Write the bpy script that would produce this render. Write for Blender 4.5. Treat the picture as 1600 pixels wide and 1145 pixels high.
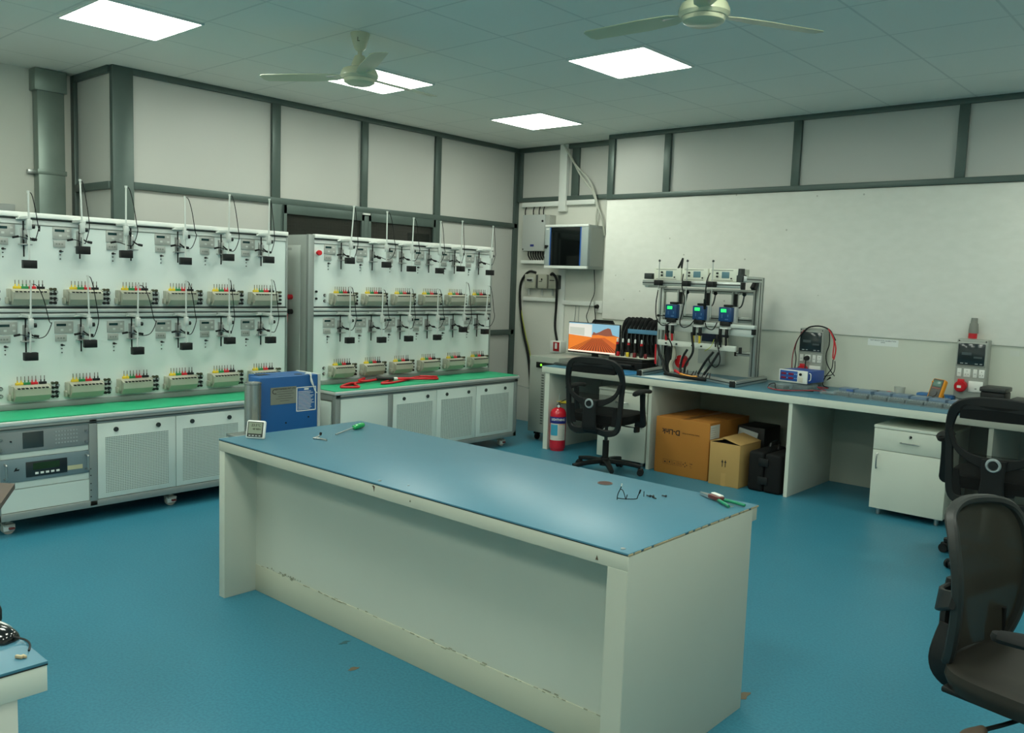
import bpy, bmesh, math, random
from mathutils import Vector, Matrix, Euler
random.seed(7)
for o in list(bpy.data.objects): bpy.data.objects.remove(o)
SC = bpy.context.scene
COL = SC.collection
R = math.radians

# ------------------------------------------------------------------ camera, world, exposure
cam_d = bpy.data.cameras.new('camera'); cam = bpy.data.objects.new('camera', cam_d); COL.objects.link(cam)
cam_d.sensor_width = 36; cam_d.lens = 1342.37/1600*36; cam_d.clip_start = .05; cam_d.clip_end = 60
_yaw, _pitch, _roll = -.7234, -.1000, .0344
_f = Vector((math.sin(_yaw)*math.cos(_pitch), math.cos(_yaw)*math.cos(_pitch), math.sin(_pitch)))
_r = Vector((math.cos(_yaw), -math.sin(_yaw), 0)); _u = _r.cross(_f)
_r2 = _r*math.cos(_roll)+_u*math.sin(_roll); _u2 = -_r*math.sin(_roll)+_u*math.cos(_roll)
M = Matrix((( _r2.x,_u2.x,-_f.x,0),(_r2.y,_u2.y,-_f.y,0),(_r2.z,_u2.z,-_f.z,1.54),(0,0,0,1)))
cam.matrix_world = M
SC.camera = cam
w = bpy.data.worlds.new('world'); SC.world = w; w.use_nodes = True
w.node_tree.nodes['Background'].inputs[0].default_value = (.05,.06,.055,1)
w.node_tree.nodes['Background'].inputs[1].default_value = .3
SC.view_settings.view_transform = 'Standard'; SC.view_settings.look = 'None'
SC.view_settings.gamma = 1; SC.view_settings.use_curve_mapping = False
SC.view_settings.exposure = 0.0
LIGHT_STRENGTH = 20.8
LIGHT_COLOR = (.93, 1.0, .86)

# ------------------------------------------------------------------ materials
def lin(c):
    return tuple((v/255/12.92 if v/255 <= .04045 else ((v/255+.055)/1.055)**2.4) for v in c)
MATS = {}
def mat(name, rgb, rough=.5, metal=0., noise=0., nscale=30., bump=0., spec=.5, trans=0., alpha=1., emit=0., coat=0.):
    if name in MATS: return MATS[name]
    m = bpy.data.materials.new(name); m.use_nodes = True; MATS[name] = m
    nt = m.node_tree; b = nt.nodes['Principled BSDF']; c = lin(rgb)
    b.inputs['Base Color'].default_value = (*c,1); b.inputs['Roughness'].default_value = rough
    b.inputs['Metallic'].default_value = metal; b.inputs['Specular IOR Level'].default_value = spec
    b.inputs['Transmission Weight'].default_value = trans; b.inputs['Alpha'].default_value = alpha
    b.inputs['Coat Weight'].default_value = coat
    if emit:
        b.inputs['Emission Color'].default_value = (*c,1); b.inputs['Emission Strength'].default_value = emit
    if noise or bump:
        tc = nt.nodes.new('ShaderNodeTexCoord'); n = nt.nodes.new('ShaderNodeTexNoise')
        n.inputs['Scale'].default_value = nscale; n.inputs['Detail'].default_value = 4
        nt.links.new(tc.outputs['Object'], n.inputs['Vector'])
        if noise:
            mx = nt.nodes.new('ShaderNodeMix'); mx.data_type = 'RGBA'
            mx.inputs[6].default_value = (*[v*(1-noise) for v in c],1); mx.inputs[7].default_value = (*[min(1,v*(1+noise)) for v in c],1)
            nt.links.new(n.outputs['Fac'], mx.inputs[0]); nt.links.new(mx.outputs[2], b.inputs['Base Color'])
        if bump:
            bp = nt.nodes.new('ShaderNodeBump'); bp.inputs['Strength'].default_value = bump; bp.inputs['Distance'].default_value = .004
            nt.links.new(n.outputs['Fac'], bp.inputs['Height']); nt.links.new(bp.outputs[0], b.inputs['Normal'])
    return m
def math_node(nt, op, a, b=None):
    n = nt.nodes.new('ShaderNodeMath'); n.operation = op
    for i, v in enumerate((a, b)):
        if v is None: continue
        if isinstance(v, (int, float)): n.inputs[i].default_value = v
        else: nt.links.new(v, n.inputs[i])
    return n.outputs[0]
def xyz(nt):
    tc = nt.nodes.new('ShaderNodeTexCoord'); s = nt.nodes.new('ShaderNodeSeparateXYZ')
    nt.links.new(tc.outputs['Object'], s.inputs[0]); return s.outputs
def mixcol(nt, fac, a, b):
    mx = nt.nodes.new('ShaderNodeMix'); mx.data_type = 'RGBA'
    for i, v in ((6,a),(7,b)):
        if isinstance(v, tuple): mx.inputs[i].default_value = (*v,1)
        else: nt.links.new(v, mx.inputs[i])
    if isinstance(fac,(int,float)): mx.inputs[0].default_value = fac
    else: nt.links.new(fac, mx.inputs[0])
    return mx.outputs[2]

# ceiling tiles: thin grid lines every 0.6 m
def ceiling_mat():
    m = mat('ceiling_tile', (222,228,226), .85); nt = m.node_tree; b = nt.nodes['Principled BSDF']; x,y,z = xyz(nt)
    def line(c, off, w):
        f = math_node(nt,'FRACT', math_node(nt,'DIVIDE', math_node(nt,'SUBTRACT', c, off), .6))
        d = math_node(nt,'MINIMUM', f, math_node(nt,'SUBTRACT', 1., f))
        return math_node(nt,'LESS_THAN', d, w)
    ln = math_node(nt,'MAXIMUM', line(x,-3.542-30,.011), line(y,4.427-30,.011))
    n = nt.nodes.new('ShaderNodeTexNoise'); n.inputs['Scale'].default_value = .9; n.inputs['Detail'].default_value = 2
    tc = nt.nodes.new('ShaderNodeTexCoord'); nt.links.new(tc.outputs['Object'], n.inputs['Vector'])
    tile = mixcol(nt, n.outputs['Fac'], lin((224,225,217)), lin((231,232,224)))
    nt.links.new(mixcol(nt, ln, tile, lin((208,210,203))), b.inputs['Base Color'])
    bp = nt.nodes.new('ShaderNodeBump'); bp.inputs['Strength'].default_value = .5; bp.inputs['Distance'].default_value = .004
    nt.links.new(ln, bp.inputs['Height']); nt.links.new(bp.outputs[0], b.inputs['Normal'])
    return m
def floor_mat():
    m = mat('blue_vinyl', (60,140,170), .38, spec=.4); nt = m.node_tree; b = nt.nodes['Principled BSDF']
    tc = nt.nodes.new('ShaderNodeTexCoord')
    n = nt.nodes.new('ShaderNodeTexNoise'); n.inputs['Scale'].default_value = 95; n.inputs['Detail'].default_value = 5
    n2 = nt.nodes.new('ShaderNodeTexNoise'); n2.inputs['Scale'].default_value = 1.3; n2.inputs['Detail'].default_value = 4
    for k in (n,n2): nt.links.new(tc.outputs['Object'], k.inputs['Vector'])
    rp = nt.nodes.new('ShaderNodeValToRGB'); rp.color_ramp.elements[0].position=.38; rp.color_ramp.elements[1].position=.62
    rp.color_ramp.elements[0].color=(*lin((39,108,132)),1); rp.color_ramp.elements[1].color=(*lin((51,122,144)),1)
    nt.links.new(n.outputs['Fac'], rp.inputs[0])
    nt.links.new(mixcol(nt, math_node(nt,'MULTIPLY',n2.outputs['Fac'],.25), rp.outputs[0], lin((66,128,140))), b.inputs['Base Color'])
    nt.links.new(math_node(nt,'ADD', math_node(nt,'MULTIPLY', n2.outputs['Fac'], .2), .3), b.inputs['Roughness'])
    return m
def perforated_mat(name, rgb, hole, step=.0125, rad=.34):
    m = mat(name, rgb, .5); nt = m.node_tree; b = nt.nodes['Principled BSDF']; x,y,z = xyz(nt)
    fy = math_node(nt,'SUBTRACT', math_node(nt,'FRACT', math_node(nt,'DIVIDE', math_node(nt,'ADD',y,30.), step)), .5)
    fz = math_node(nt,'SUBTRACT', math_node(nt,'FRACT', math_node(nt,'DIVIDE', math_node(nt,'ADD',z,30.), step)), .5)
    r = math_node(nt,'SQRT', math_node(nt,'ADD', math_node(nt,'MULTIPLY',fy,fy), math_node(nt,'MULTIPLY',fz,fz)))
    nt.links.new(mixcol(nt, math_node(nt,'LESS_THAN', r, rad), lin(rgb), lin(hole)), b.inputs['Base Color'])
    return m
def board_mat():
    m = mat('white_board_panel', (222,222,212), .75); nt = m.node_tree; b = nt.nodes['Principled BSDF']
    tc = nt.nodes.new('ShaderNodeTexCoord')
    n = nt.nodes.new('ShaderNodeTexNoise'); n.inputs['Scale'].default_value = 9; n.inputs['Detail'].default_value = 6
    n2 = nt.nodes.new('ShaderNodeTexVoronoi'); n2.inputs['Scale'].default_value = 6
    mp = nt.nodes.new('ShaderNodeMapping'); mp.inputs['Scale'].default_value = (1.2,1,2.2)
    nt.links.new(tc.outputs['Object'], mp.inputs[0])
    nt.links.new(mp.outputs[0], n.inputs['Vector']); nt.links.new(tc.outputs['Object'], n2.inputs['Vector'])
    spot = math_node(nt,'LESS_THAN', n2.outputs['Distance'], .045)
    bs = mixcol(nt, n.outputs['Fac'], lin((224,224,214)), lin((238,237,229)))
    nt.links.new(mixcol(nt, math_node(nt,'MULTIPLY',spot,.5), bs, lin((140,138,122))), b.inputs['Base Color'])
    bp = nt.nodes.new('ShaderNodeBump'); bp.inputs['Strength'].default_value = .15; bp.inputs['Distance'].default_value = .004
    nt.links.new(n.outputs['Fac'], bp.inputs['Height']); nt.links.new(bp.outputs[0], b.inputs['Normal'])
    return m
def mesh_mat(name, rgb, alpha):
    m = mat(name, rgb, .9, alpha=alpha); return m

ceil_m = ceiling_mat(); floor_m = floor_mat(); board_m = board_mat()
wall_w = mat('painted_wall', (214,214,204), .8, noise=.03, nscale=3)
wall_low = mat('painted_dado', (206,210,196), .6, noise=.03, nscale=2)
lam_p = mat('partition_laminate', (190,190,184), .42, noise=.02, nscale=2)
green_al = mat('green_grey_aluminium', (84,98,93), .42, metal=.35, noise=.08, nscale=12)
desk_blue = mat('blue_laminate', (66,117,136), .38, noise=.04, nscale=25)
desk_side = mat('off_white_laminate', (198,200,188), .45, noise=.02, nscale=4)
desk_edge = mat('off_white_edge', (208,212,198), .45, noise=.02, nscale=6)
table_side = mat('table_side_laminate', (188,192,178), .5, noise=.03, nscale=4)
table_edge = mat('table_edge_laminate', (182,184,168), .5, noise=.03, nscale=6)
dark_edge = mat('dark_edge_seam', (38,34,30), .7)
white_steel = mat('white_powder_steel', (206,216,208), .4)
panel_white = mat('bench_white_panel', (220,229,224), .35, noise=.015, nscale=5)
grey_frame = mat('grey_bench_frame', (146,152,148), .4, metal=.3)
grey_side = mat('grey_side_panel', (164,170,164), .45)
alu = mat('aluminium', (200,204,200), .32, metal=.75, noise=.04, nscale=40)
alu_w = mat('matt_silver', (205,210,205), .4, metal=.35)
steel = mat('brushed_steel', (180,182,180), .28, metal=.9, noise=.08, nscale=60)
green_mat = mat('green_rubber_mat', (30,158,112), .5, noise=.07, nscale=6)
black = mat('black_plastic', (19,21,21), .5, spec=.35)
blackm = mat('matt_black', (14,15,15), .8, spec=.3)
rubber = mat('dark_rubber', (22,24,24), .8, spec=.3)
grey_p = mat('light_grey_plastic', (176,180,176), .5)
warm_p = mat('beige_grey_plastic', (168,168,152), .5, noise=.03)
white_p = mat('white_plastic', (226,228,222), .4)
lcd = mat('dark_lcd', (18,52,52), .25)
yellow = mat('yellow_plastic', (226,196,50), .5); green = mat('green_plastic', (32,130,72), .4)
red = mat('red_plastic', (200,24,36), .4); orange = mat('orange_rubber', (232,150,24), .5)
blue_p = mat('blue_plastic', (28,84,160), .45); navy = mat('navy_ink', (24,40,120), .5)
blue_steel = mat('blue_painted_steel', (12,82,142), .4, noise=.05, nscale=7)
carton = mat('brown_cardboard', (172,112,40), .85, noise=.06, nscale=5)
carton2 = mat('light_cardboard', (178,142,84), .85, noise=.05, nscale=6)
ink = mat('black_ink', (40,28,22), .8)
glass_d = mat('dark_glass', (10,14,14), .06, spec=.8)
clear = mat('clear_plastic', (170,186,190), .12, alpha=.34)
cream_fan = mat('cream_fan_enamel', (190,194,164), .3, coat=.3)
galv = mat('galvanised_steel', (130,144,136), .38, metal=.55, noise=.14, nscale=7)
paper = mat('white_paper', (226,230,226), .7)
lightp = mat('light_diffuser', (255,255,255), .5)
_b = lightp.node_tree.nodes['Principled BSDF']; _b.inputs['Emission Color'].default_value=(*LIGHT_COLOR,1); _b.inputs['Emission Strength'].default_value=LIGHT_STRENGTH
perf = perforated_mat('perforated_steel', (204,214,206), (96,108,102),.0105,.32)
fabric_b = mat('black_fabric', (19,20,18), .95, spec=.2, noise=.15, nscale=120)
fabric_o = mat('dark_brown_leather', (36,34,28), .6, spec=.35, noise=.12, nscale=30)
mesh_b = mesh_mat('black_net', (22,23,22), .80)
mesh_o = mesh_mat('olive_brown_net', (40,38,28), .95)
brown = mat('dark_brown_laminate', (84,70,60), .5, noise=.1, nscale=15)

# ------------------------------------------------------------------ mesh builder
class MB:
    def __init__(s): s.bm = bmesh.new()
    def _mi(s, faces, mi):
        for f in faces: f.material_index = mi
    def box(s, x0,y0,z0,x1,y1,z1, mi=0, bv=0., seg=2):
        c = ((x0+x1)/2,(y0+y1)/2,(z0+z1)/2)
        return s.obox(c,(abs(x1-x0),abs(y1-y0),abs(z1-z0)),None,mi,bv,seg)
    def obox(s, c, size, rot=None, mi=0, bv=0., seg=2):
        t = bmesh.new(); bmesh.ops.create_cube(t, size=1.)
        for v in t.verts: v.co = Vector((v.co.x*size[0], v.co.y*size[1], v.co.z*size[2]))
        if bv: bmesh.ops.bevel(t, geom=list(t.edges), offset=min(bv,min(size)*.49), segments=seg, affect='EDGES', profile=.5)
        m = (rot.to_4x4() if rot is not None else Matrix.Identity(4)); m = Matrix.Translation(c) @ m
        s.merge(t, m, mi); return s
    def merge(s, t, m=None, mi=0):
        vm = {}
        for v in t.verts: vm[v] = s.bm.verts.new(m @ v.co if m is not None else v.co)
        for f in t.faces:
            try:
                nf = s.bm.faces.new([vm[v] for v in f.verts]); nf.material_index = mi if mi is not None else f.material_index
            except ValueError: pass
        t.free()
    def cyl(s, p0, p1, r0, r1=None, n=16, mi=0, cap=True):
        p0, p1 = Vector(p0), Vector(p1); r1 = r0 if r1 is None else r1
        d = (p1-p0).normalized(); a = d.orthogonal().normalized(); b = d.cross(a)
        ra = [s.bm.verts.new(p0+(a*math.cos(2*math.pi*k/n)+b*math.sin(2*math.pi*k/n))*r0) for k in range(n)]
        rb = [s.bm.verts.new(p1+(a*math.cos(2*math.pi*k/n)+b*math.sin(2*math.pi*k/n))*r1) for k in range(n)]
        fs = [s.bm.faces.new((ra[k],ra[(k+1)%n],rb[(k+1)%n],rb[k])) for k in range(n)]
        if cap: fs += [s.bm.faces.new(ra[::-1]), s.bm.faces.new(rb)]
        s._mi(fs, mi); return s
    def tube(s, pts, r, n=8, mi=0, smooth=4, closed=False):
        P = [Vector(p) for p in pts]
        if smooth and len(P) > 2:
            Q = []; L = len(P)
            rng = range(L if closed else L-1)
            for i in rng:
                g = (lambda k: P[k % L]) if closed else (lambda k: P[max(0,min(L-1,k))])
                p0,p1,p2,p3 = g(i-1),g(i),g(i+1),g(i+2)
                for j in range(smooth):
                    t = j/smooth
                    Q.append(.5*((2*p1)+(p2-p0)*t+(2*p0-5*p1+4*p2-p3)*t*t+(3*p1-p0-3*p2+p3)*t**3))
            if not closed: Q.append(P[-1])
            P = Q
        rs = r if isinstance(r,(list,tuple)) else None
        L = len(P); rings = []; prev = None
        for i,p in enumerate(P):
            t = (P[(i+1)%L]-P[i-1]) if closed else (P[min(i+1,L-1)]-P[max(i-1,0)])
            if t.length < 1e-9: t = Vector((0,0,1))
            t.normalize()
            a = (t.orthogonal() if prev is None else prev-t*prev.dot(t))
            if a.length < 1e-6: a = t.orthogonal()
            a.normalize(); b = t.cross(a); prev = a
            rr = r if rs is None else rs[0]+(rs[1]-rs[0])*i/(L-1)
            rings.append([s.bm.verts.new(p+(a*math.cos(2*math.pi*k/n)+b*math.sin(2*math.pi*k/n))*rr) for k in range(n)])
        fs = []
        for i in range(L if closed else L-1):
            A,B = rings[i],rings[(i+1)%L]
            for k in range(n): fs.append(s.bm.faces.new((A[k],A[(k+1)%n],B[(k+1)%n],B[k])))
        if not closed: fs += [s.bm.faces.new(rings[0][::-1]), s.bm.faces.new(rings[-1])]
        s._mi(fs, mi); return s
    def lathe(s, prof, c=(0,0,0), n=32, mi=0, rot=None):
        m = Matrix.Translation(c) @ (rot.to_4x4() if rot is not None else Matrix.Identity(4))
        rings = []
        for r,z in prof:
            if r < 1e-6: rings.append([s.bm.verts.new(m @ Vector((0,0,z)))])
            else: rings.append([s.bm.verts.new(m @ Vector((r*math.cos(2*math.pi*k/n), r*math.sin(2*math.pi*k/n), z))) for k in range(n)])
        fs = []
        for A,B in zip(rings, rings[1:]):
            for k in range(n):
                a = [A[k % len(A)], A[(k+1) % len(A)], B[(k+1) % len(B)], B[k % len(B)]]
                a2 = []
                for v in a:
                    if v not in a2: a2.append(v)
                if len(a2) > 2: fs.append(s.bm.faces.new(a2))
        s._mi(fs, mi); return s
    def prism(s, pts, axis, d0, d1, mi=0):
        # pts 2D; axis 'x': (y,z), 'y': (x,z), 'z': (x,y)
        def P(p,d): return {'x':(d,p[0],p[1]),'y':(p[0],d,p[1]),'z':(p[0],p[1],d)}[axis]
        A = [s.bm.verts.new(P(p,d0)) for p in pts]; B = [s.bm.verts.new(P(p,d1)) for p in pts]; n = len(pts)
        fs = [s.bm.faces.new(A), s.bm.faces.new(B[::-1])]+[s.bm.faces.new((A[k],B[k],B[(k+1)%n],A[(k+1)%n])) for k in range(n)]
        s._mi(fs, mi); return s
    def ribbon(s, pts, widths, thick, normal=(0,1,0), mi=0, closed=False, smooth=5):
        P = [Vector(p) for p in pts]; L = len(P); W = widths if isinstance(widths,(list,tuple)) else [widths]*L
        Q = []; WW = []
        for i in range(L if closed else L-1):
            g = (lambda k: P[k % L]) if closed else (lambda k: P[max(0,min(L-1,k))])
            gw = (lambda k: W[k % L]) if closed else (lambda k: W[max(0,min(L-1,k))])
            p0,p1,p2,p3 = g(i-1),g(i),g(i+1),g(i+2)
            for j in range(smooth):
                t = j/smooth
                Q.append(.5*((2*p1)+(p2-p0)*t+(2*p0-5*p1+4*p2-p3)*t*t+(3*p1-p0-3*p2+p3)*t**3)); WW.append(gw(i)*(1-t)+gw(i+1)*t)
        if not closed: Q.append(P[-1]); WW.append(W[-1])
        N = Vector(normal).normalized(); L = len(Q); rings = []
        for i,p in enumerate(Q):
            t = (Q[(i+1)%L]-Q[i-1]) if closed else (Q[min(i+1,L-1)]-Q[max(i-1,0)])
            t.normalize(); sd = t.cross(N).normalized(); nn = sd.cross(t).normalized()
            h = WW[i]/2; k = thick/2; c = min(h,k)*.5
            prof = [(-h,-k+c),(-h+c,-k),(h-c,-k),(h,-k+c),(h,k-c),(h-c,k),(-h+c,k),(-h,k-c)]
            rings.append([s.bm.verts.new(p+sd*a+nn*b) for a,b in prof])
        fs = []
        for i in range(L if closed else L-1):
            A,B = rings[i],rings[(i+1)%L]
            for k in range(8): fs.append(s.bm.faces.new((A[k],A[(k+1)%8],B[(k+1)%8],B[k])))
        if not closed: fs += [s.bm.faces.new(rings[0][::-1]), s.bm.faces.new(rings[-1])]
        s._mi(fs, mi); return s
    def grid(s, fn, nu, nv, mi=0, thick=0.):
        V = [[s.bm.verts.new(fn(i/nu, j/nv)) for j in range(nv+1)] for i in range(nu+1)]
        fs = [s.bm.faces.new((V[i][j],V[i+1][j],V[i+1][j+1],V[i][j+1])) for i in range(nu) for j in range(nv)]
        s._mi(fs, mi)
        if thick:
            pass
        return s
    def mesh(s, name, mats, off=None, M=None, smooth=True):
        if M is not None: bmesh.ops.transform(s.bm, matrix=M, verts=s.bm.verts)
        if off is not None: bmesh.ops.translate(s.bm, vec=-Vector(off), verts=s.bm.verts)
        bmesh.ops.recalc_face_normals(s.bm, faces=s.bm.faces)
        me = bpy.data.meshes.new(name); s.bm.to_mesh(me); s.bm.free()
        for m in (mats if isinstance(mats,(list,tuple)) else [mats]): me.materials.append(m)
        if smooth:
            for p in me.polygons: p.use_smooth = True
            me.set_sharp_from_angle(angle=R(38))
        return me

def tag(o, label, cat, group=None, kind=None):
    o['label'] = label; o['category'] = cat
    if group: o['group'] = group
    if kind: o['kind'] = kind
    return o
def thing(name, label, cat, loc, rz=0., group=None):
    o = bpy.data.objects.new(name, None); o.empty_display_size = .1; COL.objects.link(o)
    o.location = loc; o.rotation_euler = (0,0,rz); return tag(o, label, cat, group)
def part(name, mb, mats, parent, world=False, label=None):
    """part of a thing; world=True: geometry was given in world coordinates and the root is not rotated"""
    off = None
    if world:
        r = parent
        while r.parent: r = r.parent
        off = r.location
    o = bpy.data.objects.new(name, mb.mesh(name, mats, off)); COL.objects.link(o); o.parent = parent
    if label: o['label'] = label
    return o
def solo(name, mb, mats, label, cat, org, group=None, rz=0., world=True):
    o = bpy.data.objects.new(name, mb.mesh(name, mats, org if world else None)); COL.objects.link(o)
    o.location = org; o.rotation_euler = (0,0,rz); return tag(o, label, cat, group)
def struct(name, mb, mats, parent=None):
    o = bpy.data.objects.new(name, mb.mesh(name, mats)); COL.objects.link(o)
    if parent: o.parent = parent
    else: o['kind'] = 'structure'
    return o
def copy_tree(o, parent=None):
    c = o.copy(); COL.objects.link(c)
    if parent: c.parent = parent
    for ch in list(o.children): copy_tree(ch, c)
    return c
RIGHT_X = Matrix(((0,0,1),(1,0,0),(0,1,0)))   # writing on a face that looks towards +X: right=+Y, up=+Z
RIGHT_Y = Matrix(((1,0,0),(0,0,-1),(0,1,0)))  # writing on a face that looks towards -Y: right=+X, up=+Z
def text(name, s, size, loc, rot, m, parent=None, world=True, thick=.0004, spin=0., squash=1., bold=0.):
    cu = bpy.data.curves.new(name, 'FONT'); cu.body = s; cu.size = size; cu.align_x = 'CENTER'; cu.align_y = 'CENTER'; cu.extrude = thick
    cu.resolution_u = 3; cu.offset = bold
    t = bpy.data.objects.new(name, cu); COL.objects.link(t)
    dg = bpy.context.evaluated_depsgraph_get(); me = bpy.data.meshes.new_from_object(t.evaluated_get(dg)); bpy.data.objects.remove(t)
    off = Vector((0,0,0))
    if parent and world:
        r = parent
        while r.parent: r = r.parent
        off = r.location
    me.transform(Matrix.Translation(Vector(loc)-off) @ rot.to_4x4() @ Matrix.Rotation(spin,4,'Z') @ Matrix.Diagonal((squash,1,1,1)))
    me.materials.clear(); me.materials.append(m)
    o = bpy.data.objects.new(name, me); COL.objects.link(o)
    if parent: o.parent = parent
    return o

# ------------------------------------------------------------------ the room
CZ = 2.96
XL, XA, YB, YR, XE, YS = -6.32, -6.98, 6.93, 7.15, 2.6, -2.6   # left partition, alcove wall, back wall, recess wall, right wall, rear wall
struct('floor', MB().box(XA-.1,YS-.1,-.1,XE+.1,YR+.1,0), floor_m)
struct('ceiling', MB().box(XA-.1,YS-.1,CZ,XE+.1,YR+.1,CZ+.1), ceil_m)
b = MB()
b.box(XL-.1,2.77,0,XL,YR+.1,CZ)
b.box(XA,2.77,0,XL-.1,2.87,CZ)
struct('wall_left', b, lam_p)
struct('wall_left_rear', MB().box(XA-.1,YS,0,XA,2.87,CZ), wall_w)
b = MB()
b.box(XL-.1,YR,0,-4.95,YR+.1,2.38,0); b.box(XL-.1,YR,2.38,-4.95,YR+.1,CZ,1)
struct('wall_recess', b, [wall_w, lam_p])
b = MB()
b.box(-4.95,YB,0,XE,YR+.1,1.195,1)
b.box(-4.95,YB,1.195,XE,YR+.1,2.35,0)
b.box(-4.95,YB,2.35,XE,YR+.1,CZ,2)
struct('wall_back', b, [wall_w, wall_low, lam_p])
bright = mat('white_painted_wall',(236,236,230),.8)
struct('wall_right', MB().box(XE,YS,0,XE+.1,YB,CZ), bright)
struct('wall_front', MB().box(XA,YS-.1,0,XE,YS,CZ), bright)
# white board sheet fixed over the back wall
struct('trim_wall_board', MB().box(-4.95,YB-.012,1.195,XE,YB,2.347,bv=.002), board_m)
# left wall aluminium members
T = .03
n = [0]
def tr(x0,y0,z0,x1,y1,z1):
    n[0] += 1; struct('trim_%d' % n[0], MB().box(x0,y0,z0,x1,y1,z1,bv=.003), green_al)
tr(XL-.02,2.755,0,XL+T,2.905,CZ)                      # corner post
tr(XA,2.74,0,XA+.06,2.77,CZ)                          # alcove post
tr(XA+.06,2.74,CZ-.05,XL-.02,2.77,CZ)
tr(XA+.06,2.74,2.095,XL-.02,2.77,2.15)
for y0,y1 in ((4.055,4.135),(4.985,5.055),(5.895,5.97)):
    tr(XL,y0,2.155,XL+T,y1,CZ-.045)
tr(XL,2.905,CZ-.045,XL+T,YR,CZ)
tr(XL,2.905,2.105,XL+T,YR-.02,2.157)
tr(XL,4.055,0,XL+T,4.16,2.105); tr(XL,5.90,0,XL+T,5.97,2.105)
tr(XL,5.97,.945,XL+T,YR-.02,1.0)
tr(XL,7.08,0,XL+T,YR,CZ-.045)
# back wall aluminium members
YT = YB-.03
tr(XL+T,YR-T,CZ-.05,-5.0,YR,CZ)
tr(XL+T,YR-T,2.385,-4.98,YR,2.43)
tr(XL+T,YR-T,2.43,XL+T+.05,YR,CZ-.05)
tr(-5.56,YR-T,2.43,-5.47,YR,CZ-.05)
tr(-5.0,YR-T,2.35,-4.93,YR,CZ)
tr(-4.95,YT,2.35,-4.88,YB,CZ-.04)
tr(-4.95,YT,CZ-.04,XE,YB,CZ)
tr(-4.88,YT,2.35,XE,YB,2.395)
for x in (-4.292,-3.063,-1.817,-.57,.68,1.93): tr(x-.034,YT,2.395,x+.034,YB,CZ-.04)
# windows in the left partition
for k,(y0,y1) in enumerate(((4.16,5.01),(5.06,5.90))):
    wn = struct('window_%d' % (k+1), MB().box(XL,y0,.9,XL+.012,y1,2.105), perforated_mat('brown_shutter',(84,80,72),(70,66,58),.03,.3)); 
    f = MB()
    for a in ((y0,.9,y0+.03,2.105),(y1-.03,.9,y1,2.105),(y0,2.03,y1,2.105),(y0,.9,y1,.96)): f.box(XL+.012,a[0],a[1],XL+.045,a[2],a[3],bv=.002)
    struct('window_frame', f, green_al, wn)
    struct('window_pane', MB().box(XL+.02,y0+.03,.96,XL+.026,y1-.03,2.03), mat('window_glass',(30,36,32),.08,alpha=.35), wn)
    if k == 1:
        struct('window_shutter_gap', MB().box(XL+.012,5.56,1.0,XL+.018,5.84,1.96), blackm, wn)
tr(XL,5.01,.9,XL+.045,5.06,2.105)
b = MB().box(XL+.046,4.985,2.085,XL+.06,5.065,2.1); 
struct('trim_white_strip', b, white_p)

# ceiling lights (flush LED panels) --------------------------------------------------------
def light(x, y, label, group='square ceiling light panels'):
    t = thing('ceiling_light', label, 'ceiling light', (x,y,CZ-.012), 0, group)
    part('diffuser', MB().box(-.282,-.282,0,.282,.282,.008), lightp, t)
    f = MB()
    for a in ((-.295,-.295,.295,-.282),(-.295,.282,.295,.295),(-.295,-.282,-.282,.282),(.282,-.282,.295,.282)): f.box(a[0],a[1],0,a[2],a[3],.012)
    part('frame', f, white_p, t)
light(-5.09,2.34,'glowing square light panel above the left bench, cut by the top edge of the photo')
light(-5.07,4.15,'glowing square light panel behind the nearer-left ceiling fan')
light(-3.25,4.73,'largest glowing square light panel right of centre, left of the far fan blade tip')
light(-5.08,5.97,'farthest and smallest glowing square light panel near the room corner')
for k,(x,y) in enumerate(((-1.4,2.9),(-.35,5.85),(.42,3.5),(-3.25,1.13),(-1.4,1.1),(.42,1.1),(-5.09,.54),(-3.25,-.67),(-1.4,-.67),(.42,-.67),(-5.09,-1.26))):  # guessed panels, added out of view to light the room
    light(x,y,'added ceiling light panel that brightens the near part of the room, out of view','added light panels out of view')

# ceiling fans -----------------------------------------------------------------------------
def fan(x, y, ztop, zm, label, ang):
    t = thing('ceiling_fan', label, 'ceiling fan', (x,y,zm-.05))
    d = zm-.05
    part('canopy', MB().lathe([(0,CZ-d),(.058,CZ-d),(.054,CZ-d-.02),(.034,CZ-d-.085),(.02,CZ-d-.1),(0,CZ-d-.1)]), cream_fan, t)
    part('rod', MB().cyl((0,0,.1),(0,0,CZ-d-.09),.013), cream_fan, t)
    part('rod_cover', MB().lathe([(0,.17),(.03,.165),(.048,.12),(.05,.1),(0,.1)]), cream_fan, t)
    part('motor', MB().lathe([(0,.105),(.06,.1),(.1,.085),(.112,.06),(.112,.045),(.1,.03),(.094,.03),(.09,.012),(.07,0),(0,-.004)]), cream_fan, t)
    for k in range(3):
        a = ang+k*2*math.pi/3
        m = MB(); w0 = [(.10,-.02),(.16,-.05),(.3,-.062),(.6,-.055),(.62,-.03),(.62,.03),(.6,.045),(.3,.052),(.16,.045),(.10,.02)]
        m.prism(w0,'z',.044,.047)
        bmesh.ops.transform(m.bm, matrix=Matrix.Rotation(a,4,'Z') @ Matrix.Translation((0,0,.045)) @ Matrix.Rotation(R(9),4,'X') @ Matrix.Translation((0,0,-.045)), verts=m.bm.verts)
        part('blade', m, cream_fan, t)
        m = MB().ribbon([(.08,0,.05),(.13,0,.048),(.2,0,.046)],[.05,.03,.045],.004,(0,0,1)); bmesh.ops.transform(m.bm, matrix=Matrix.Rotation(a,4,'Z'), verts=m.bm.verts)
        part('blade_arm', m, steel, t)
    return t
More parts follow.
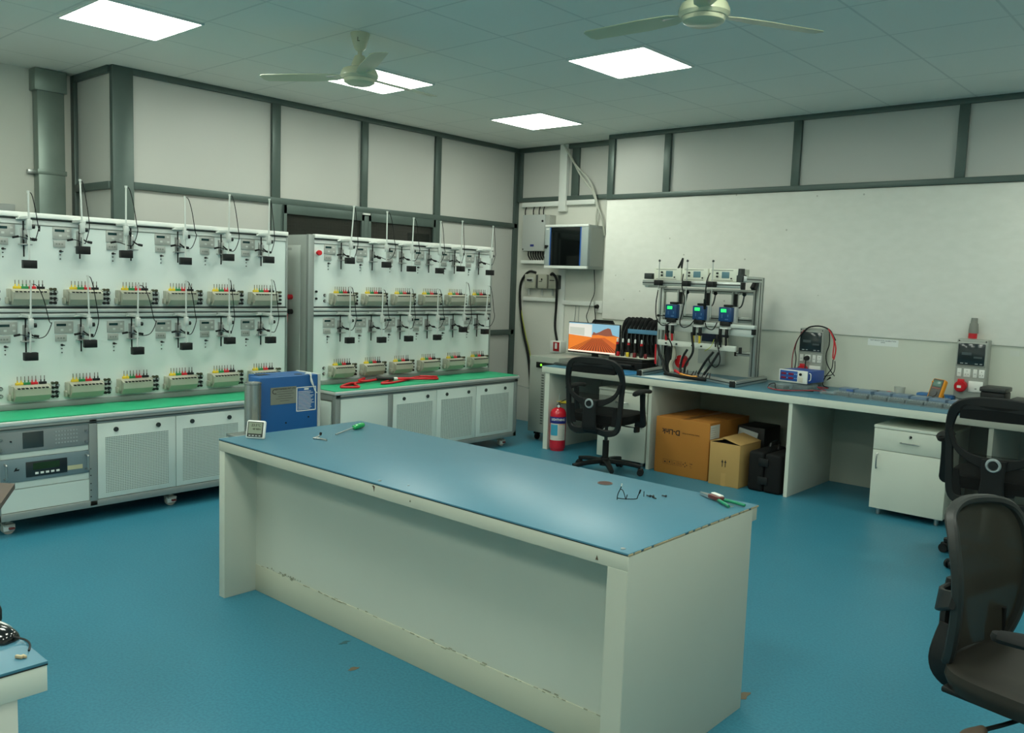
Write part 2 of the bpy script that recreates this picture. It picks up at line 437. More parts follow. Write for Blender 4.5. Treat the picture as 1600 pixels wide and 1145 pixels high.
f1 = fan(-4.2,3.297,CZ,2.715,'cream ceiling fan hanging in front of a lit panel, left of the photo centre',R(92))
text('canopy_mark','L',.035,(-4.2+.05*.66,3.297-.05*.75,CZ-.045),RIGHT_X @ Matrix.Rotation(R(-49),3,'Y'),black,f1)
fan(-1.99,3.442,CZ,2.732,'cream ceiling fan cut by the top edge of the photo, right of centre',R(182))

# galvanised duct and junction box on the far left wall --------------------------------------
t = thing('metal_duct','galvanised steel vertical duct fixed to the wall left of the alcove','duct',(XA+.05,2.55,.0))
b = MB().box(XA+.002,2.47,0,XA+.1,2.66,CZ-.0,bv=.008)
part('channel', b, galv, t, True)
part('collar', MB().box(XA+.002,2.45,CZ-.16,XA+.115,2.675,CZ-.005,bv=.004), galv, t, True)
part('joint_band', MB().box(XA+.002,2.462,2.2,XA+.106,2.668,2.235,bv=.003), galv, t, True)
part('clamp', MB().box(XA+.002,2.42,2.2,XA+.04,2.47,2.23,bv=.003), steel, t, True)
solo('wall_socket_box', MB().box(XA,2.08,1.86,XA+.05,2.325,1.965,bv=.006), grey_p,'flat grey box on the white wall above the left end of the long white bench','box',(XA,2.2,1.86))

# ------------------------------------------------------------------ meter test benches
XP, XF = -5.60, -5.22      # face of the upper panel, front of the lower cabinet
MT = .665                  # top of the green mat
pin_cols = [yellow,yellow,green,green,red,red,black,black]
def shared(name, mb, mats): return mb.mesh(name, mats)
def inst(name, me, parent, loc, rz=0):
    o = bpy.data.objects.new(name, me); COL.objects.link(o); o.parent = parent; o.location = loc; o.rotation_euler = (0,0,rz); return o
# shared meshes; local axes: x outward, y along the bench, z up
me_block = MB(); 
me_block.prism([(0,-.05),(.05,-.05),(.078,-.015),(.078,.025),(.03,.045),(0,.045)],'y',-.098,.098)
me_block.box(.0,-.112,-.03,.05,-.098,.045,bv=.004); me_block.box(0,.098,-.03,.05,.112,.045,bv=.004)
me_block.box(.012,-.125,-.045,.05,-.112,-.005,bv=.006)
for k in range(8): me_block.box(.06,-.085+k*.0225,.026,.0795,-.072+k*.0225,.033,1)
me_block = shared('terminal_block', me_block, [warm_p, black])
me_pins = []
for c in (yellow,green,red,black):
    m = MB().box(-.009,-.0105,-.012,.009,.0105,.003,0,bv=.002); m.cyl((0,0,.002),(0,0,.016),.0036,n=8,mi=0); m.cyl((0,0,.016),(0,0,.04),.0022,n=6,mi=1)
    me_pins.append(shared('terminal_pin', m, [c, mat('pin_metal',(110,104,92),.4,metal=.6)]))
me_disp = shared('display_panel', MB().box(0,-.055,-.037,.006,.055,.037,bv=.0015), mat('warm_grey_plate',(168,170,164),.5))
me_scr = MB().box(.006,-.044,.009,.0075,.012,.024,0); me_scr = shared('screen', me_scr, lcd)
me_dots = MB().box(.006,-.008,-.006,.0072,.008,.006)
me_dots = shared('button', me_dots, mat('pale_button',(200,204,198),.5))
me_key = MB().box(0,-.034,-.02,.006,.034,.02,0,bv=.0015)
for y in (-.016,0,.016): me_key.box(.006,y-.005,-.005,.007,y+.005,.005,1)
me_key = shared('keypad_panel', me_key, [mat('warm_grey_plate',(168,170,164)), mat('grey_mark',(130,134,128),.5)])
me_sw = MB().cyl((0,0,0),(.012,0,0),.007,n=12); me_sw.obox((.014,.004,-.001),(.012,.018,.006),None,0,.002); me_sw = shared('toggle_switch', me_sw, black)
me_led = shared('indicator_lamp', MB().cyl((0,0,0),(.004,0,0),.0042,n=10), mat('dark_lamp',(70,74,70),.3))
me_clampbase = MB().box(0,-.018,-.055,.012,.018,.05,0,bv=.003); me_clampbase.box(.012,-.035,-.052,.045,.035,-.044,0,bv=.002); me_clampbase.box(.012,-.010,-.02,.04,.010,.035,0,bv=.003)
me_clampbase = shared('toggle_clamp', me_clampbase, steel)
me_crod = shared('clamp_rod', MB().cyl((.028,-.008,-.12),(.028,-.008,.09),.0045,n=8), blackm)
me_chan = MB().tube([(.035,0,.01),(.05,.02,-.01),(.055,.045,-.018)],.0045,n=8); me_chan.tube([(.052,.03,-.014),(.056,.055,-.018)],.008,n=8); me_chan = shared('clamp_handle', me_chan, rubber)
me_sock = MB()
for s in (-1,1): me_sock.cyl((0,s*.012,0),(.016,s*.012,0),.0085,n=12)
me_sock.box(0,-.012,-.004,.008,.012,.004); me_sock = shared('test_socket', me_sock, black)
me_brass = me_sock.copy(); me_brass.materials.clear(); me_brass.materials.append(mat('brass_bar',(84,84,62),.4,metal=.5))
me_btn = MB().cyl((0,0,0),(.008,0,0),.0115,n=14,mi=0); me_btn.cyl((.008,0,0),(.013,0,0),.008,n=12,mi=1); me_btn = shared('push_button', me_btn, [black, alu])
me_head = shared('sensor_head', MB().box(-.02,-.037,-.024,.02,.037,.024,bv=.003), black)
me_hb = shared('arm_bracket', MB().box(-.012,-.013,-.03,.014,.013,.03,bv=.003), alu_w)
me_knob = MB().cyl((0,.013,0),(0,.03,0),.013,n=14); me_knob = shared('knob', me_knob, black)

def bench_body(t, y0, y1, left_side):
    """upper panel with its rails, and the frame round it"""
    W = True
    part('upper_cabinet', MB().box(-6.08,y0+.0,.60,XP-.012,y1,1.835,bv=.004), grey_side, t, W)
    part('lower_cabinet', MB().box(-6.02,y0+.02,.11,XF-.02,y1-.02,.62,bv=.004), grey_side, t, W)
    part('front_panel', MB().box(XP-.015,y0+.055,1.285,XP,y1-.012,1.768), panel_white, t, W)
    part('front_panel', MB().box(XP-.015,y0+.055,.69,XP,y1-.012,1.205), panel_white, t, W)
    part('side_post', MB().box(XP-.02,y0,.66,XP+.012,y0+.055,1.838,bv=.004), grey_frame, t, W)
    part('side_post', MB().box(XP-.02,y1-.012,.66,XP+.008,y1+.004,1.838,bv=.003), grey_frame, t, W)
    part('top_rail', MB().box(XP-.02,y0+.055,1.812,XP+.02,y1,1.842,bv=.004), white_p, t, W)
    part('top_rail', MB().box(XP-.015,y0+.055,1.772,XP+.005,y1,1.80,bv=.002), white_p, t, W)
    b = MB()
    for zz in (1.803,): b.box(XP-.01,y0+.055,zz,XP+.012,y1,zz+.006)
    for z0,z1 in ((1.206,1.217),(1.272,1.283)): b.box(XP-.01,y0+.055,z0,XP+.008,y1-.004,z1)
    b.box(XP-.01,y0+.055,1.243,XP+.014,y1-.004,1.248)
    part('rail_groove', b, mat('dark_groove',(52,60,58),.5), t, W)
    part('middle_rail', MB().box(XP-.015,y0+.055,1.218,XP+.012,y1-.004,1.242,bv=.003), alu_w, t, W)
    part('middle_rail', MB().box(XP-.015,y0+.055,1.249,XP+.012,y1-.004,1.271,bv=.003), alu_w, t, W)
    part('green_mat', MB().box(-5.60,y0-.01,MT-.006,XF+.002,y1,MT,bv=.002), green_mat, t, W)
    part('worktop', MB().box(XP-.01,y0-.012,MT-.032,XF+.01,y1+.012,MT-.006,bv=.006), alu_w, t, W)
    part('rear_strip', MB().box(XP,y0+.05,MT,XP+.02,y1-.01,.70,bv=.003), grey_frame, t, W)
    # lower frame
    b = MB()
    b.box(XF-.04,y0,.60,XF,y1,.633,bv=.004); b.box(XF-.04,y0,.092,XF,y1,.135,bv=.004)
    b.box(-6.03,y0,.092,-5.98,y1,.135,bv=.004)
    for yy in (y0,y1-.045):
        b.box(XF-.045,yy,.092,XF,yy+.045,.633,bv=.004); b.box(-6.03,yy,.092,-5.98,yy+.045,.633,bv=.004); b.box(-5.98,yy,.092,XF-.045,yy+.045,.14,bv=.003); b.box(-5.98,yy,.585,XF-.045,yy+.045,.633,bv=.003)
    part('lower_frame', b, grey_frame, t, W)
    b = MB().box(XF-.002,y0,.611,XF+.004,y1,.617); part('frame_groove', b, mat('dark_groove',(52,60,58)), t, W)
    part('side_panel', MB().box(-5.96,y0-.002,.15,XF-.06,y0+.012,.575,bv=.003), white_steel, t, W)
def bench_casters(t, y0, y1):
    for x in (-5.30,-5.93):
        for y in (y0+.1, (y0+y1)/2+.02, y1-.12):
            b = MB().cyl((x-.012,y,.036),(x+.012,y,.036),.036,n=20); b.box(x-.035,y-.028,.05,x+.035,y+.028,.062,bv=.003)
            b.cyl((x,y,.062),(x,y,.095),.014,n=12)
            o = part('caster', b, mat('caster_grey',(170,166,156),.5), t, True)
            part('caster_fork', MB().box(x-.022,y-.03,.02,x-.014,y+.03,.055,bv=.004).box(x+.014,y-.03,.02,x+.024,y+.03,.055,bv=.004), white_p, o, True)
            part('brake_pedal', MB().box(x+.015,y-.004,.03,x+.04,y+.026,.042,bv=.003), mat('dark_red',(110,40,38),.5), o, True)
def bench_units(t, ys, arms):
    rx = t.location
    for row,(dz) in enumerate((0.,-.576)):
        for k,y in enumerate(ys):
            def L(x,yy,z): return (x-rx[0], yy-rx[1], z-rx[2])
            d = inst('display_panel', me_disp, t, L(XP,y-.112,1.73+dz)); inst('screen', me_scr, d, (0,0,0)); [inst('button', me_dots, d, (0,y_,z_)) for y_,z_ in ((.034,.018),(-.012,-.014),(.036,-.015))]
            inst('keypad_panel', me_key, t, L(XP,y-.13,1.665+dz))
            inst('toggle_switch', me_sw, t, L(XP,y-.125,1.622+dz))
            for z in (1.60,1.575): inst('indicator_lamp', me_led, t, L(XP,y-.125,z+dz))
            c = inst('toggle_clamp', me_clampbase, t, L(XP,y-.012,1.70+dz)); inst('clamp_rod', me_crod, c, (0,0,0)); inst('clamp_handle', me_chan, c, (0,0,0))
            tb = inst('terminal_block', me_block, t, L(XP,y+.0,1.345+dz))
            for j in range(8):
                inst('terminal_pin', me_pins[j//2], tb, (.022,-.07+j*.0205+(.008 if j>5 else 0),.057))
            for j in range(4): inst('test_socket', me_brass if j==0 else me_sock, t, L(XP,y+.145,1.39+dz-.028*j))
            for j in range(2): inst('push_button', me_btn, t, L(XP,y-.155,1.372+dz-.045*j))
            # scanning arm hung in front of the panel
            yt,zt,yb,zb = arms[row][k]; X = -5.46
            a = part('scanning_arm', MB().cyl((X,yb,zb+.02),(X,yt,zt),.0052,n=10).cyl((X,yt,zt-.004),(X,yt,zt+.008),.0085,n=10), alu_w, t, True)
            inst('sensor_head', me_head, a, L(X,yb,zb), R(random.uniform(-8,8)))
            hz = 1.765+dz
            yy = yb+(yt-yb)*(hz-zb)/(zt-zb)
            inst('arm_bracket', me_hb, a, L(X,yy,hz)); inst('knob', me_knob, a, L(X,yy,hz-.01))
            part('rail_bracket', MB().box(XP+.01,y-.045,1.795+dz,XP+.03,y+.02,1.82+dz,bv=.003).box(XP+.02,yy-.012,1.797+dz,X,yy+.012,1.815+dz,bv=.003).tube([(XP+.03,y-.06,1.80+dz),(XP+.035,y,1.808+dz),(XP+.03,yy,1.80+dz)],.006,n=6), alu_w, a, True)
            s = .035+random.random()*.05; 
            part('cable', MB().tube([(X,yt,zt),(X-.01,yt+s*.5,zt-.01),(X-.02,yt+s,zt-.09),(X-.03,yt+s*1.3+.01,zt-.22),(X-.03,yt+s*1.6,hz-.0),(X-.04,yt+s*1.2,hz-.075),(X-.05,yt+.04,hz-.09),(X-.07,yb-.02,hz-.07),(XP+.05,yb-.055,hz-.075)],.0026,n=6), rubber, a, True)
            part('probe_tip', MB().tube([(X-.07,yb-.03,hz-.068),(XP+.055,yb-.06,hz-.076)],.0065,n=8,smooth=0), rubber, a, True)
def keyhole(t, y, z, parent=None):
    o = part('door_lock', MB().cyl((XF+.001,y,z),(XF+.008,y,z),.0145,n=20), mat('lock_dark',(48,56,54),.35), parent or t, True)
    part('lock_slot', MB().obox((XF+.009,y,z),(.003,.006,.018),None,0), steel, o, True) if (parent is None) else None
    return o

# left bench
Y0,Y1 = 1.60,3.74
t1 = thing('meter_test_bench','long white test bench at the left with rack instruments under its green mat','test bench',(XF-.3,2.65,0))
bench_body(t1,Y0,Y1,False); bench_casters(t1,Y0,Y1-.05)
A1u=[(1.902,1.951,1.9,1.536),(2.192,2.048,2.204,1.632),(2.469,2.038,2.465,1.62),(2.859,2.011,2.861,1.592),(3.184,2.055,3.175,1.63),(3.497,2.053,3.494,1.626)]
A1l=[(1.905,1.42,1.896,.996),(2.228,1.473,2.237,1.061),(2.541,1.425,2.533,1.006),(2.865,1.456,2.864,1.023),(3.18,1.476,3.186,1.052),(3.522,1.479,3.514,1.047)]
bench_units(t1,[1.93+.3185*k for k in range(6)],(A1u,A1l))
# rack section of the left bench
part('rack_post', MB().box(XF-.05,2.125,.10,XF,2.172,.63,bv=.003), grey_frame, t1, True)
part('rack_post', MB().box(XF-.05,1.60,.10,XF,1.632,.63,bv=.003), grey_frame, t1, True)
p = part('instrument_panel', MB().box(XF-.05,1.635,.478,XF-.004,2.124,.606,bv=.003), mat('mid_grey_plate',(132,138,138),.45), t1, True)
part('display', MB().box(XF-.004,1.762,.497,XF,1.872,.59,bv=.002), mat('off_display',(58,66,66),.2), p, True)
b = MB()
for i in range(8):
    for j in range(4): b.box(XF-.004,1.935+i*.0165,.505+j*.0225,XF-.001,1.944+i*.0165,.513+j*.0225)
part('keypad', b, mat('pale_key',(160,168,168),.5), p, True)
b = MB().cyl((XF-.004,1.70,.545),(XF+.004,1.70,.545),.005,n=10); part('power_button', b, black, p, True)
b = MB()
for y in (1.648,2.108):
    for z in (.50,.565): b.cyl((XF-.004,y,z),(XF+.006,y,z),.008,n=12)
part('rack_screw', b, steel, p, True)
p = part('instrument_panel', MB().box(XF-.05,1.635,.310,XF-.002,2.124,.443,bv=.003), mat('blue_grey_plate',(112,130,136),.45), t1, True)
part('display', MB().box(XF-.002,1.775,.330,XF+.002,1.998,.418,bv=.002), mat('display_surround',(34,42,44),.3), p, True)
part('display_window', MB().box(XF+.002,1.812,.37,XF+.003,1.955,.408), mat('green_lcd_off',(34,58,34),.2), p, True)
for i in range(5): part('button', MB().box(XF+.002,1.822+i*.0285,.343,XF+.005,1.840+i*.0285,.355,bv=.001), white_p, p, True)
part('label_strip', MB().box(XF-.002,2.0,.341,XF,2.085,.366), mat('cream_label',(190,186,150),.6), p, True)
part('maker_mark', MB().prism([(1.712,.372),(1.722,.392),(1.730,.392),(1.727,.383),(1.742,.383),(1.738,.374),(1.722,.374)],'x',XF-.002,XF-.0005), black, p, True)
for y in (1.665,2.105):
    part('handle', MB().tube([(XF-.002,y,.335),(XF+.03,y,.337),(XF+.032,y,.35),(XF+.032,y,.405),(XF+.03,y,.418),(XF-.002,y,.42)],.006,n=10,smooth=3), steel, p, True)
for a_ in ((.445,.476,-.012),(.270,.308,-.010),(.138,.266,-.008)):
    part('blank_panel', MB().box(XF-.045,1.635,a_[0],XF+a_[2],2.124,a_[1]), white_steel, t1, True)
b = MB()
for z in (.16,.2,.24,.29,.33): b.cyl((XF,2.131,z),(XF+.003,2.131,z),.0035,n=8)
part('rail_screw', b, blackm, t1, True)
def doors(t, spans, z0=.138, z1=.598, holes=None):
    for (a,c,ha,hc,k1,k2) in spans:
        d = part('cabinet_door', MB().box(XF-.03,a+.002,z0,XF-.002,c-.002,z1,bv=.002), white_steel, t, True)
        part('vent_grille', MB().box(XF-.002,ha,.165,XF-.0008,hc,.512), perf, d, True)
        for k in (k1,k2): keyhole(t,k,.555,d)
doors(t1,[(2.172,2.668,2.222,2.615,2.283,2.549),(2.668,3.165,2.715,3.11,2.776,3.043),(3.165,3.69,3.22,3.62,3.28,3.55)])

# right bench of the pair
Y0,Y1 = 3.925,6.0
t2 = thing('meter_test_bench','white test bench near the room corner, a red cable on its green mat','test bench',(XF-.3,4.95,0))
bench_body(t2,Y0,Y1,True); bench_casters(t2,Y0,Y1)
A2u=[(4.254,2.07,4.221,1.648),(4.59,2.053,4.592,1.63),(4.878,2.026,4.864,1.606),(5.19,2.02,5.19,1.6),(5.455,2.042,5.447,1.625),(5.856,2.025,5.829,1.602)]
A2l=[(4.231,1.441,4.231,1.023),(4.561,1.426,4.556,1.017),(4.869,1.44,4.851,1.019),(5.18,1.44,5.182,1.021),(5.531,1.502,5.499,1.083),(5.817,1.478,5.785,1.059)]
bench_units(t2,[4.242+.3145*k for k in range(6)],(A2u,A2l))
p = part('access_panel', MB().box(-5.965,Y0-.006,.72,-5.69,Y0+.002,1.755,bv=.002), mat('side_plate',(200,206,200),.45), t2, True)
part('name_plate', MB().box(-5.87,Y0-.008,1.715,-5.80,Y0-.005,1.735), grey_p, p, True)
b = MB().box(-5.60,Y0+.0,1.775,-5.598,Y0+.05,1.78)
part('emergency_button', MB().cyl((XP,4.015,1.70),(XP+.02,4.015,1.70),.013,n=16).cyl((XP+.02,4.015,1.70),(XP+.036,4.015,1.70),.021,.019,n=20), red, t2, True)
part('panel_lock', MB().cyl((XP,4.005,1.40),(XP+.012,4.005,1.40),.009,n=12).cyl((XP,4.005,1.345),(XP+.012,4.005,1.345),.009,n=12), black, t2, True)
part('blank_panel', MB().box(XF-.03,3.972,.138,XF-.004,4.438,.598,bv=.002), white_steel, t2, True)
part('divider_post', MB().box(XF-.04,4.438,.12,XF,4.486,.61,bv=.002), grey_frame, t2, True)
doors(t2,[(4.488,4.97,4.527,4.921,4.601,4.861),(4.97,5.45,5.024,5.398,5.083,5.348),(5.45,5.952,5.503,5.879,5.568,5.824)])
# red and black plugs on the side of the right bench
ys = Y0-.006
for (x,z,c,pts) in ((-5.80,1.35,red,[(-5.82,ys-.035,1.345),(-5.885,ys-.04,1.31),(-5.93,ys-.04,1.24),(-5.955,ys-.05,1.17)]),(-5.795,1.235,black,[(-5.802,ys-.035,1.22),(-5.81,ys-.04,1.12),(-5.83,ys-.04,.99),(-5.90,ys-.045,.96),(-5.96,ys-.05,.955)])):
    g = thing('power_plug', ('red' if c is red else 'black')+' plug with a red lead in the grey side of the right bench','plug',(x,ys,z))
    part('plug_body', MB().cyl((x,ys,z),(x,ys-.03,z),.02,n=18).box(x-.045,ys-.045,z-.012,x+.02,ys-.015,z+.014,bv=.006), c, g, True)
    part('lead', MB().tube(pts,.006,n=8), red, g, True)
# red cable heap on the green mat
z = MT+.011
pts=[(-5.33,4.05,z),(-5.26,4.17,z),(-5.40,4.24,z),(-5.47,4.30,z),(-5.34,4.06,z),(-5.40,4.18,z+.012),(-5.48,4.34,z),(-5.53,4.48,z),(-5.55,4.62,z),(-5.50,4.72,z),(-5.36,4.48,z),(-5.33,4.56,z),(-5.42,4.80,z),(-5.48,4.94,z),(-5.42,5.10,z),(-5.34,5.08,z),(-5.34,4.90,z+.01),(-5.43,4.76,z+.014),(-5.50,4.60,z+.012),(-5.45,4.42,z+.012),(-5.50,4.36,z+.014),(-5.55,4.46,z+.02)]
c = thing('red_cable','loose red cable heaped along the green mat of the bench near the corner','cable',(-5.4,4.5,MT))
part('lead', MB().tube(pts,.009,n=10,smooth=6), red, c, True)
part('lead', MB().tube([(-5.44,4.62,z+.016),(-5.40,4.78,z+.012),(-5.45,4.93,z+.012),(-5.50,5.05,z),(-5.44,5.14,z),(-5.38,5.1,z+.012),(-5.42,4.95,z+.022)],.008,n=10), red, c, True)
part('connector', MB().tube([(-5.48,4.53,z+.02),(-5.42,4.66,z+.018)],.012,n=10,smooth=0), black, c, True)
part('connector', MB().tube([(-5.42,4.66,z+.018),(-5.41,4.69,z+.018)],.013,n=10,smooth=0), white_p, c, True)

# ------------------------------------------------------------------ blue machine with steel cylinder
X = -4.1
m = thing('blue_steel_machine','blue painted steel machine with a nameplate, standing behind the left end of the central table','machine',(X-.1,2.76,0))
Z = .962
b = MB().box(X-.11,2.575,0.02,X,2.953,Z,bv=.005)
part('housing', b, blue_steel, m, True)
part('rear_housing', MB().box(X-.225,2.64,.02,X-.11,2.953,Z-.002,bv=.004), blue_steel, m, True)
part('rear_plate', MB().box(X-.22,2.953,.02,X+.004,2.970,Z+.002,bv=.002), grey_p, m, True)
part('nameplate', MB().box(X,2.64,.808,X+.002,2.807,.904), mat('plate_metal',(138,140,128),.4,metal=.3), m, True)
text('nameplate_writing','ENTERPRISES PVT. LTD.',.0125,(X+.003,2.738,.893),RIGHT_X,ink,m)
for i,wd in enumerate((.10,.12,.085,.11,.06)): part('nameplate_line', MB().box(X+.002,2.73-wd/2,.878-i*.013,X+.0028,2.73+wd/2,.8795-i*.013), ink, m, True)
text('nameplate_logo','C',.04,(X+.003,2.662,.880),RIGHT_X,ink,m)
b = MB()
for a in ((2.808,.757,2.94,.762),(2.808,.891,2.94,.896),(2.808,.757,2.813,.896),(2.935,.757,2.94,.896)): b.box(X,a[0],a[1],X+.0015,a[2],a[3])
for i in range(13): b.box(X,2.82,.868-i*.0083,X+.0012,2.928-random.random()*.03,.8705-i*.0083)
b.box(X,2.86,.878,X+.0014,2.89,.887)
part('instruction_label', b, white_p, m, True)
part('screw', MB().cyl((X,2.74,.70),(X+.003,2.74,.70),.005,n=10).cyl((X,2.89,.72),(X+.003,2.89,.72),.005,n=10), black, m, True)
part('top_opening', MB().cyl((X-.06,2.86,Z),(X-.06,2.86,Z+.001),.024,n=20), black, m, True)
part('corner_recess', MB().box(X-.17,2.643,Z-.003,X-.112,2.71,Z+.0008), black, m, True)
part('cable_tie', MB().tube([(X-.03,2.885,Z+.002),(X+.004,2.892,Z+.006),(X+.012,2.905,Z-.03),(X+.012,2.925,Z-.09),(X+.014,2.94,Z-.105)],.0028,n=6).tube([(X-.04,2.90,Z+.006),(X+.004,2.90,Z+.01),(X+.008,2.90,Z-.03),(X+.006,2.915,Z-.06)],.004,n=6), white_p, m, True)
part('base_plate', MB().box(X-.04,2.395,.655,X+.06,2.575,.672,bv=.003), steel, m, True)
part('base_plate_bracket', MB().box(X-.04,2.55,.05,X+.03,2.575,.655,bv=.003), blue_steel, m, True)
cy = part('steel_cylinder', MB().lathe([(0,0),(.047,0),(.047,.005),(.0445,.008),(.0445,.262),(.0475,.265),(.0475,.272),(.042,.272),(.040,.262),(0,.262)],(X+.01,2.525,.672),40), mat('ribbed_steel',(176,178,174),.25,metal=.9,noise=.05), m, True)

# ------------------------------------------------------------------ central table
TX0,TX1,TY0,TY1,TZ = -3.635,-1.345,2.065,2.90,.758
t = thing('central_table','long white bench table with a blue laminate top in the middle of the room','table',((TX0+TX1)/2,(TY0+TY1)/2,0))
part('tabletop', MB().box(TX0,TY0,TZ-.006,TX1,TY1,TZ,bv=.001), desk_blue, t, True)
part('edge_seam', MB().box(TX0+.001,TY0+.0005,TZ-.009,TX1-.001,TY1-.001,TZ-.006), dark_edge, t, True)
part('edge_board', MB().box(TX0+.001,TY0+.0005,TZ-.055,TX1-.0005,TY1-.002,TZ-.009,bv=.001), table_edge, t, True)
part('end_panel', MB().box(TX0+.002,TY0+.002,0,TX0+.05,TY1-.03,TZ-.055,bv=.001), table_side, t, True)
part('end_panel', MB().box(TX1-.072,TY0+.0008,0,TX1+.0006,TY1-.04,TZ-.0095,bv=.0008), table_side, t, True)
part('end_panel_edging', MB().box(TX1-.072,TY0-.0004,0,TX1-.001,TY0+.003,TZ-.055), table_edge, t, True)
part('modesty_panel', MB().box(TX0+.05,TY0+.17,.13,TX1-.075,TY0+.188,TZ-.055), table_side, t, True)
part('kick_board', MB().box(TX0+.05,TY0+.166,0,TX1-.075,TY0+.19,.13,bv=.001), mat('yellowed_laminate',(180,182,162),.5,noise=.04,nscale=6), t, True)
part('shelf', MB().box(TX0+.05,TY0+.19,.34,TX1-.075,TY1-.05,.36), table_side, t, True)
b = MB()
random.seed(3)
for i in range(46):
    x = TX0+.06+2.1*random.random(); z = .13+random.uniform(-.006,.006); b.box(x,TY0+.1648,z,x+random.uniform(.004,.03),TY0+.1662,z+random.uniform(.002,.005))
for i in range(26):
    x = TX0+.3+random.gauss(0,.05); b.box(x,TY0+.1648,.135+random.uniform(-.01,.012),x+.006,TY0+.1662,.139)
part('dirt_mark', b, mat('dirt',(146,146,126),.9), t, True)['kind'] = 'stuff'
b = MB()
for (x,y,s) in ((TX1-.04,TY0+.03,.008),(-2.51,2.098,.007),(-2.38,2.13,.004),(-1.40,2.80,.01),(TX0+.14,2.83,.005)): b.cyl((x,y,TZ),(x,y,TZ+.0015),s,n=12)
part('screw_cover', b, steel, t, True)
b = MB(); b.prism([(-2.515,TZ-.015),(-2.505,TZ-.012),(-2.498,TZ-.016),(-2.502,TZ-.035),(-2.507,TZ-.02)],'y',TY0-.0005,TY0+.001); b.prism([(-1.462,TZ-.045),(-1.452,TZ-.045),(-1.457,TZ-.03)],'y',TY0-.0005,TY0+.001)
b.prism([(-2.30,TZ-.035),(-2.294,TZ-.035),(-2.296,TZ-.027)],'y',TY0-.0005,TY0+.001)
part('chip_mark', b, mat('chip_brown',(82,66,48),.8), t, True)
b = MB()
yy = TY0
while yy < TY1-.05:
    L = random.uniform(.02,.07); b.box(TX1-.002,yy,TZ-.0075,TX1+.0018,yy+L,TZ-.002); yy += L+random.uniform(.0,.03)
part('chipped_edge', b, mat('bare_board',(176,160,128),.8), t, True)
part('cable_hole', MB().cyl((-1.912,2.742,TZ),(-1.912,2.742,TZ+.0015),.030,n=32,mi=0).cyl((-1.912,2.742,TZ+.0015),(-1.912,2.742,TZ+.002),.026,n=32,mi=1), [mat('grommet_ring',(92,70,60),.5), mat('cable_hole_inside',(70,42,34),.8)], t, True)
# brown scuffs on the floor
for (x,y,s,lab) in ((-2.58,2.04,.03,'small brown scuff on the blue floor in front of the central table'),(-1.375,2.96,.045,'brown scuff on the blue floor at the back right foot of the central table'),(-2.80,2.17,.03,'faint grey scuff on the blue floor close under the central table')):
    random.seed(int(s*1000)+int(x*10)); pts=[(x+s*math.cos(a)*random.uniform(.25,.9)*.6, y+s*math.sin(a)*random.uniform(.4,1.1)) for a in [i*math.pi/5 for i in range(10)]]
    o = solo('floor_scuff', MB().prism(pts,'z',0.0001,.0011), mat('scuff_brown' if s>.03 or x>-2.7 else 'scuff_grey',(104,92,72) if x>-2.7 else (60,96,100),.8), lab,'stain',(x,y,0))

# things on the central table -----------------------------------------------------------
# thermo-hygrometer
def place(name,label,cat,x,y,z,rz=0,group=None): return thing(name,label,cat,(x,y,z),rz,group)
g = place('thermo_hygrometer','white square digital thermometer standing on the left end of the central table','thermometer',-3.527,2.187,TZ,R(32))
rx = Matrix.Rotation(R(-12),4,'X')
def tilt(mb,m=rx): bmesh.ops.transform(mb.bm, matrix=m, verts=mb.bm.verts); return mb
part('body', tilt(MB().obox((0,.008,.044),(.094,.020,.086),None,0,.0095,4)), white_p, g)
part('bezel', tilt(MB().obox((0,-.002,.045),(.078,.003,.072),None,0,.0012)), mat('dark_bezel',(58,60,56),.4), g)
part('screen', tilt(MB().obox((0,-.0035,.051),(.068,.002,.052),None,0)), mat('grey_lcd',(136,146,126),.3), g)
b = MB()
for i in range(4): b.obox((-.025+i*.0165,-.0035,.0155),(.010,.003,.005),None,0,.001)
part('button', tilt(b), grey_p, g)
o = text('reading','23.5°C',.017,(.004,-.0052,.064),RIGHT_Y,ink,g,False); o.data.transform(rx)
o = text('reading','48 %RH',.012,(.008,-.0052,.046),RIGHT_Y,ink,g,False); o.data.transform(rx)
part('rear_stand', MB().prism([(.012,.03),(.05,.0),(.052,.003),(.016,.036)],'x',-.02,.02), white_p, g)
# screwdriver
g = place('screwdriver','green handled screwdriver lying on the far left part of the central table','screwdriver',-3.43,2.69,TZ+.014,R(112))
part('shaft', MB().cyl((-.17,0,-.008),(0,0,0),.0035,n=10), steel, g)
b = MB()
pr_ = [(0,-.001),(.008,0),(.012,.006),(.010,.014),(.0135,.022),(.0145,.05),(.0135,.085),(.012,.098),(.007,.104),(0,.105)]
b.lathe(pr_,(0,0,0),10,0,Matrix.Rotation(R(90),3,'Y')); part('handle', b, mat('green_clear_handle',(16,164,84),.25,coat=.4), g)
# small hex key
g = place('small_wrench','small bright metal wrench lying left of the screwdriver on the central table','wrench',-3.33,2.41,TZ+.006,R(20))
part('bar', MB().tube([(-.03,-.005,0),(0,0,0),(.055,-.02,0)],.0042,n=8,smooth=2).tube([(-.03,-.005,0),(-.02,.02,.004),(-.01,.024,.012)],.004,n=8,smooth=3), steel, g)
part('screw_end', MB().cyl((-.01,.024,.012),(-.008,.026,.024),.006,n=10), rubber, g)
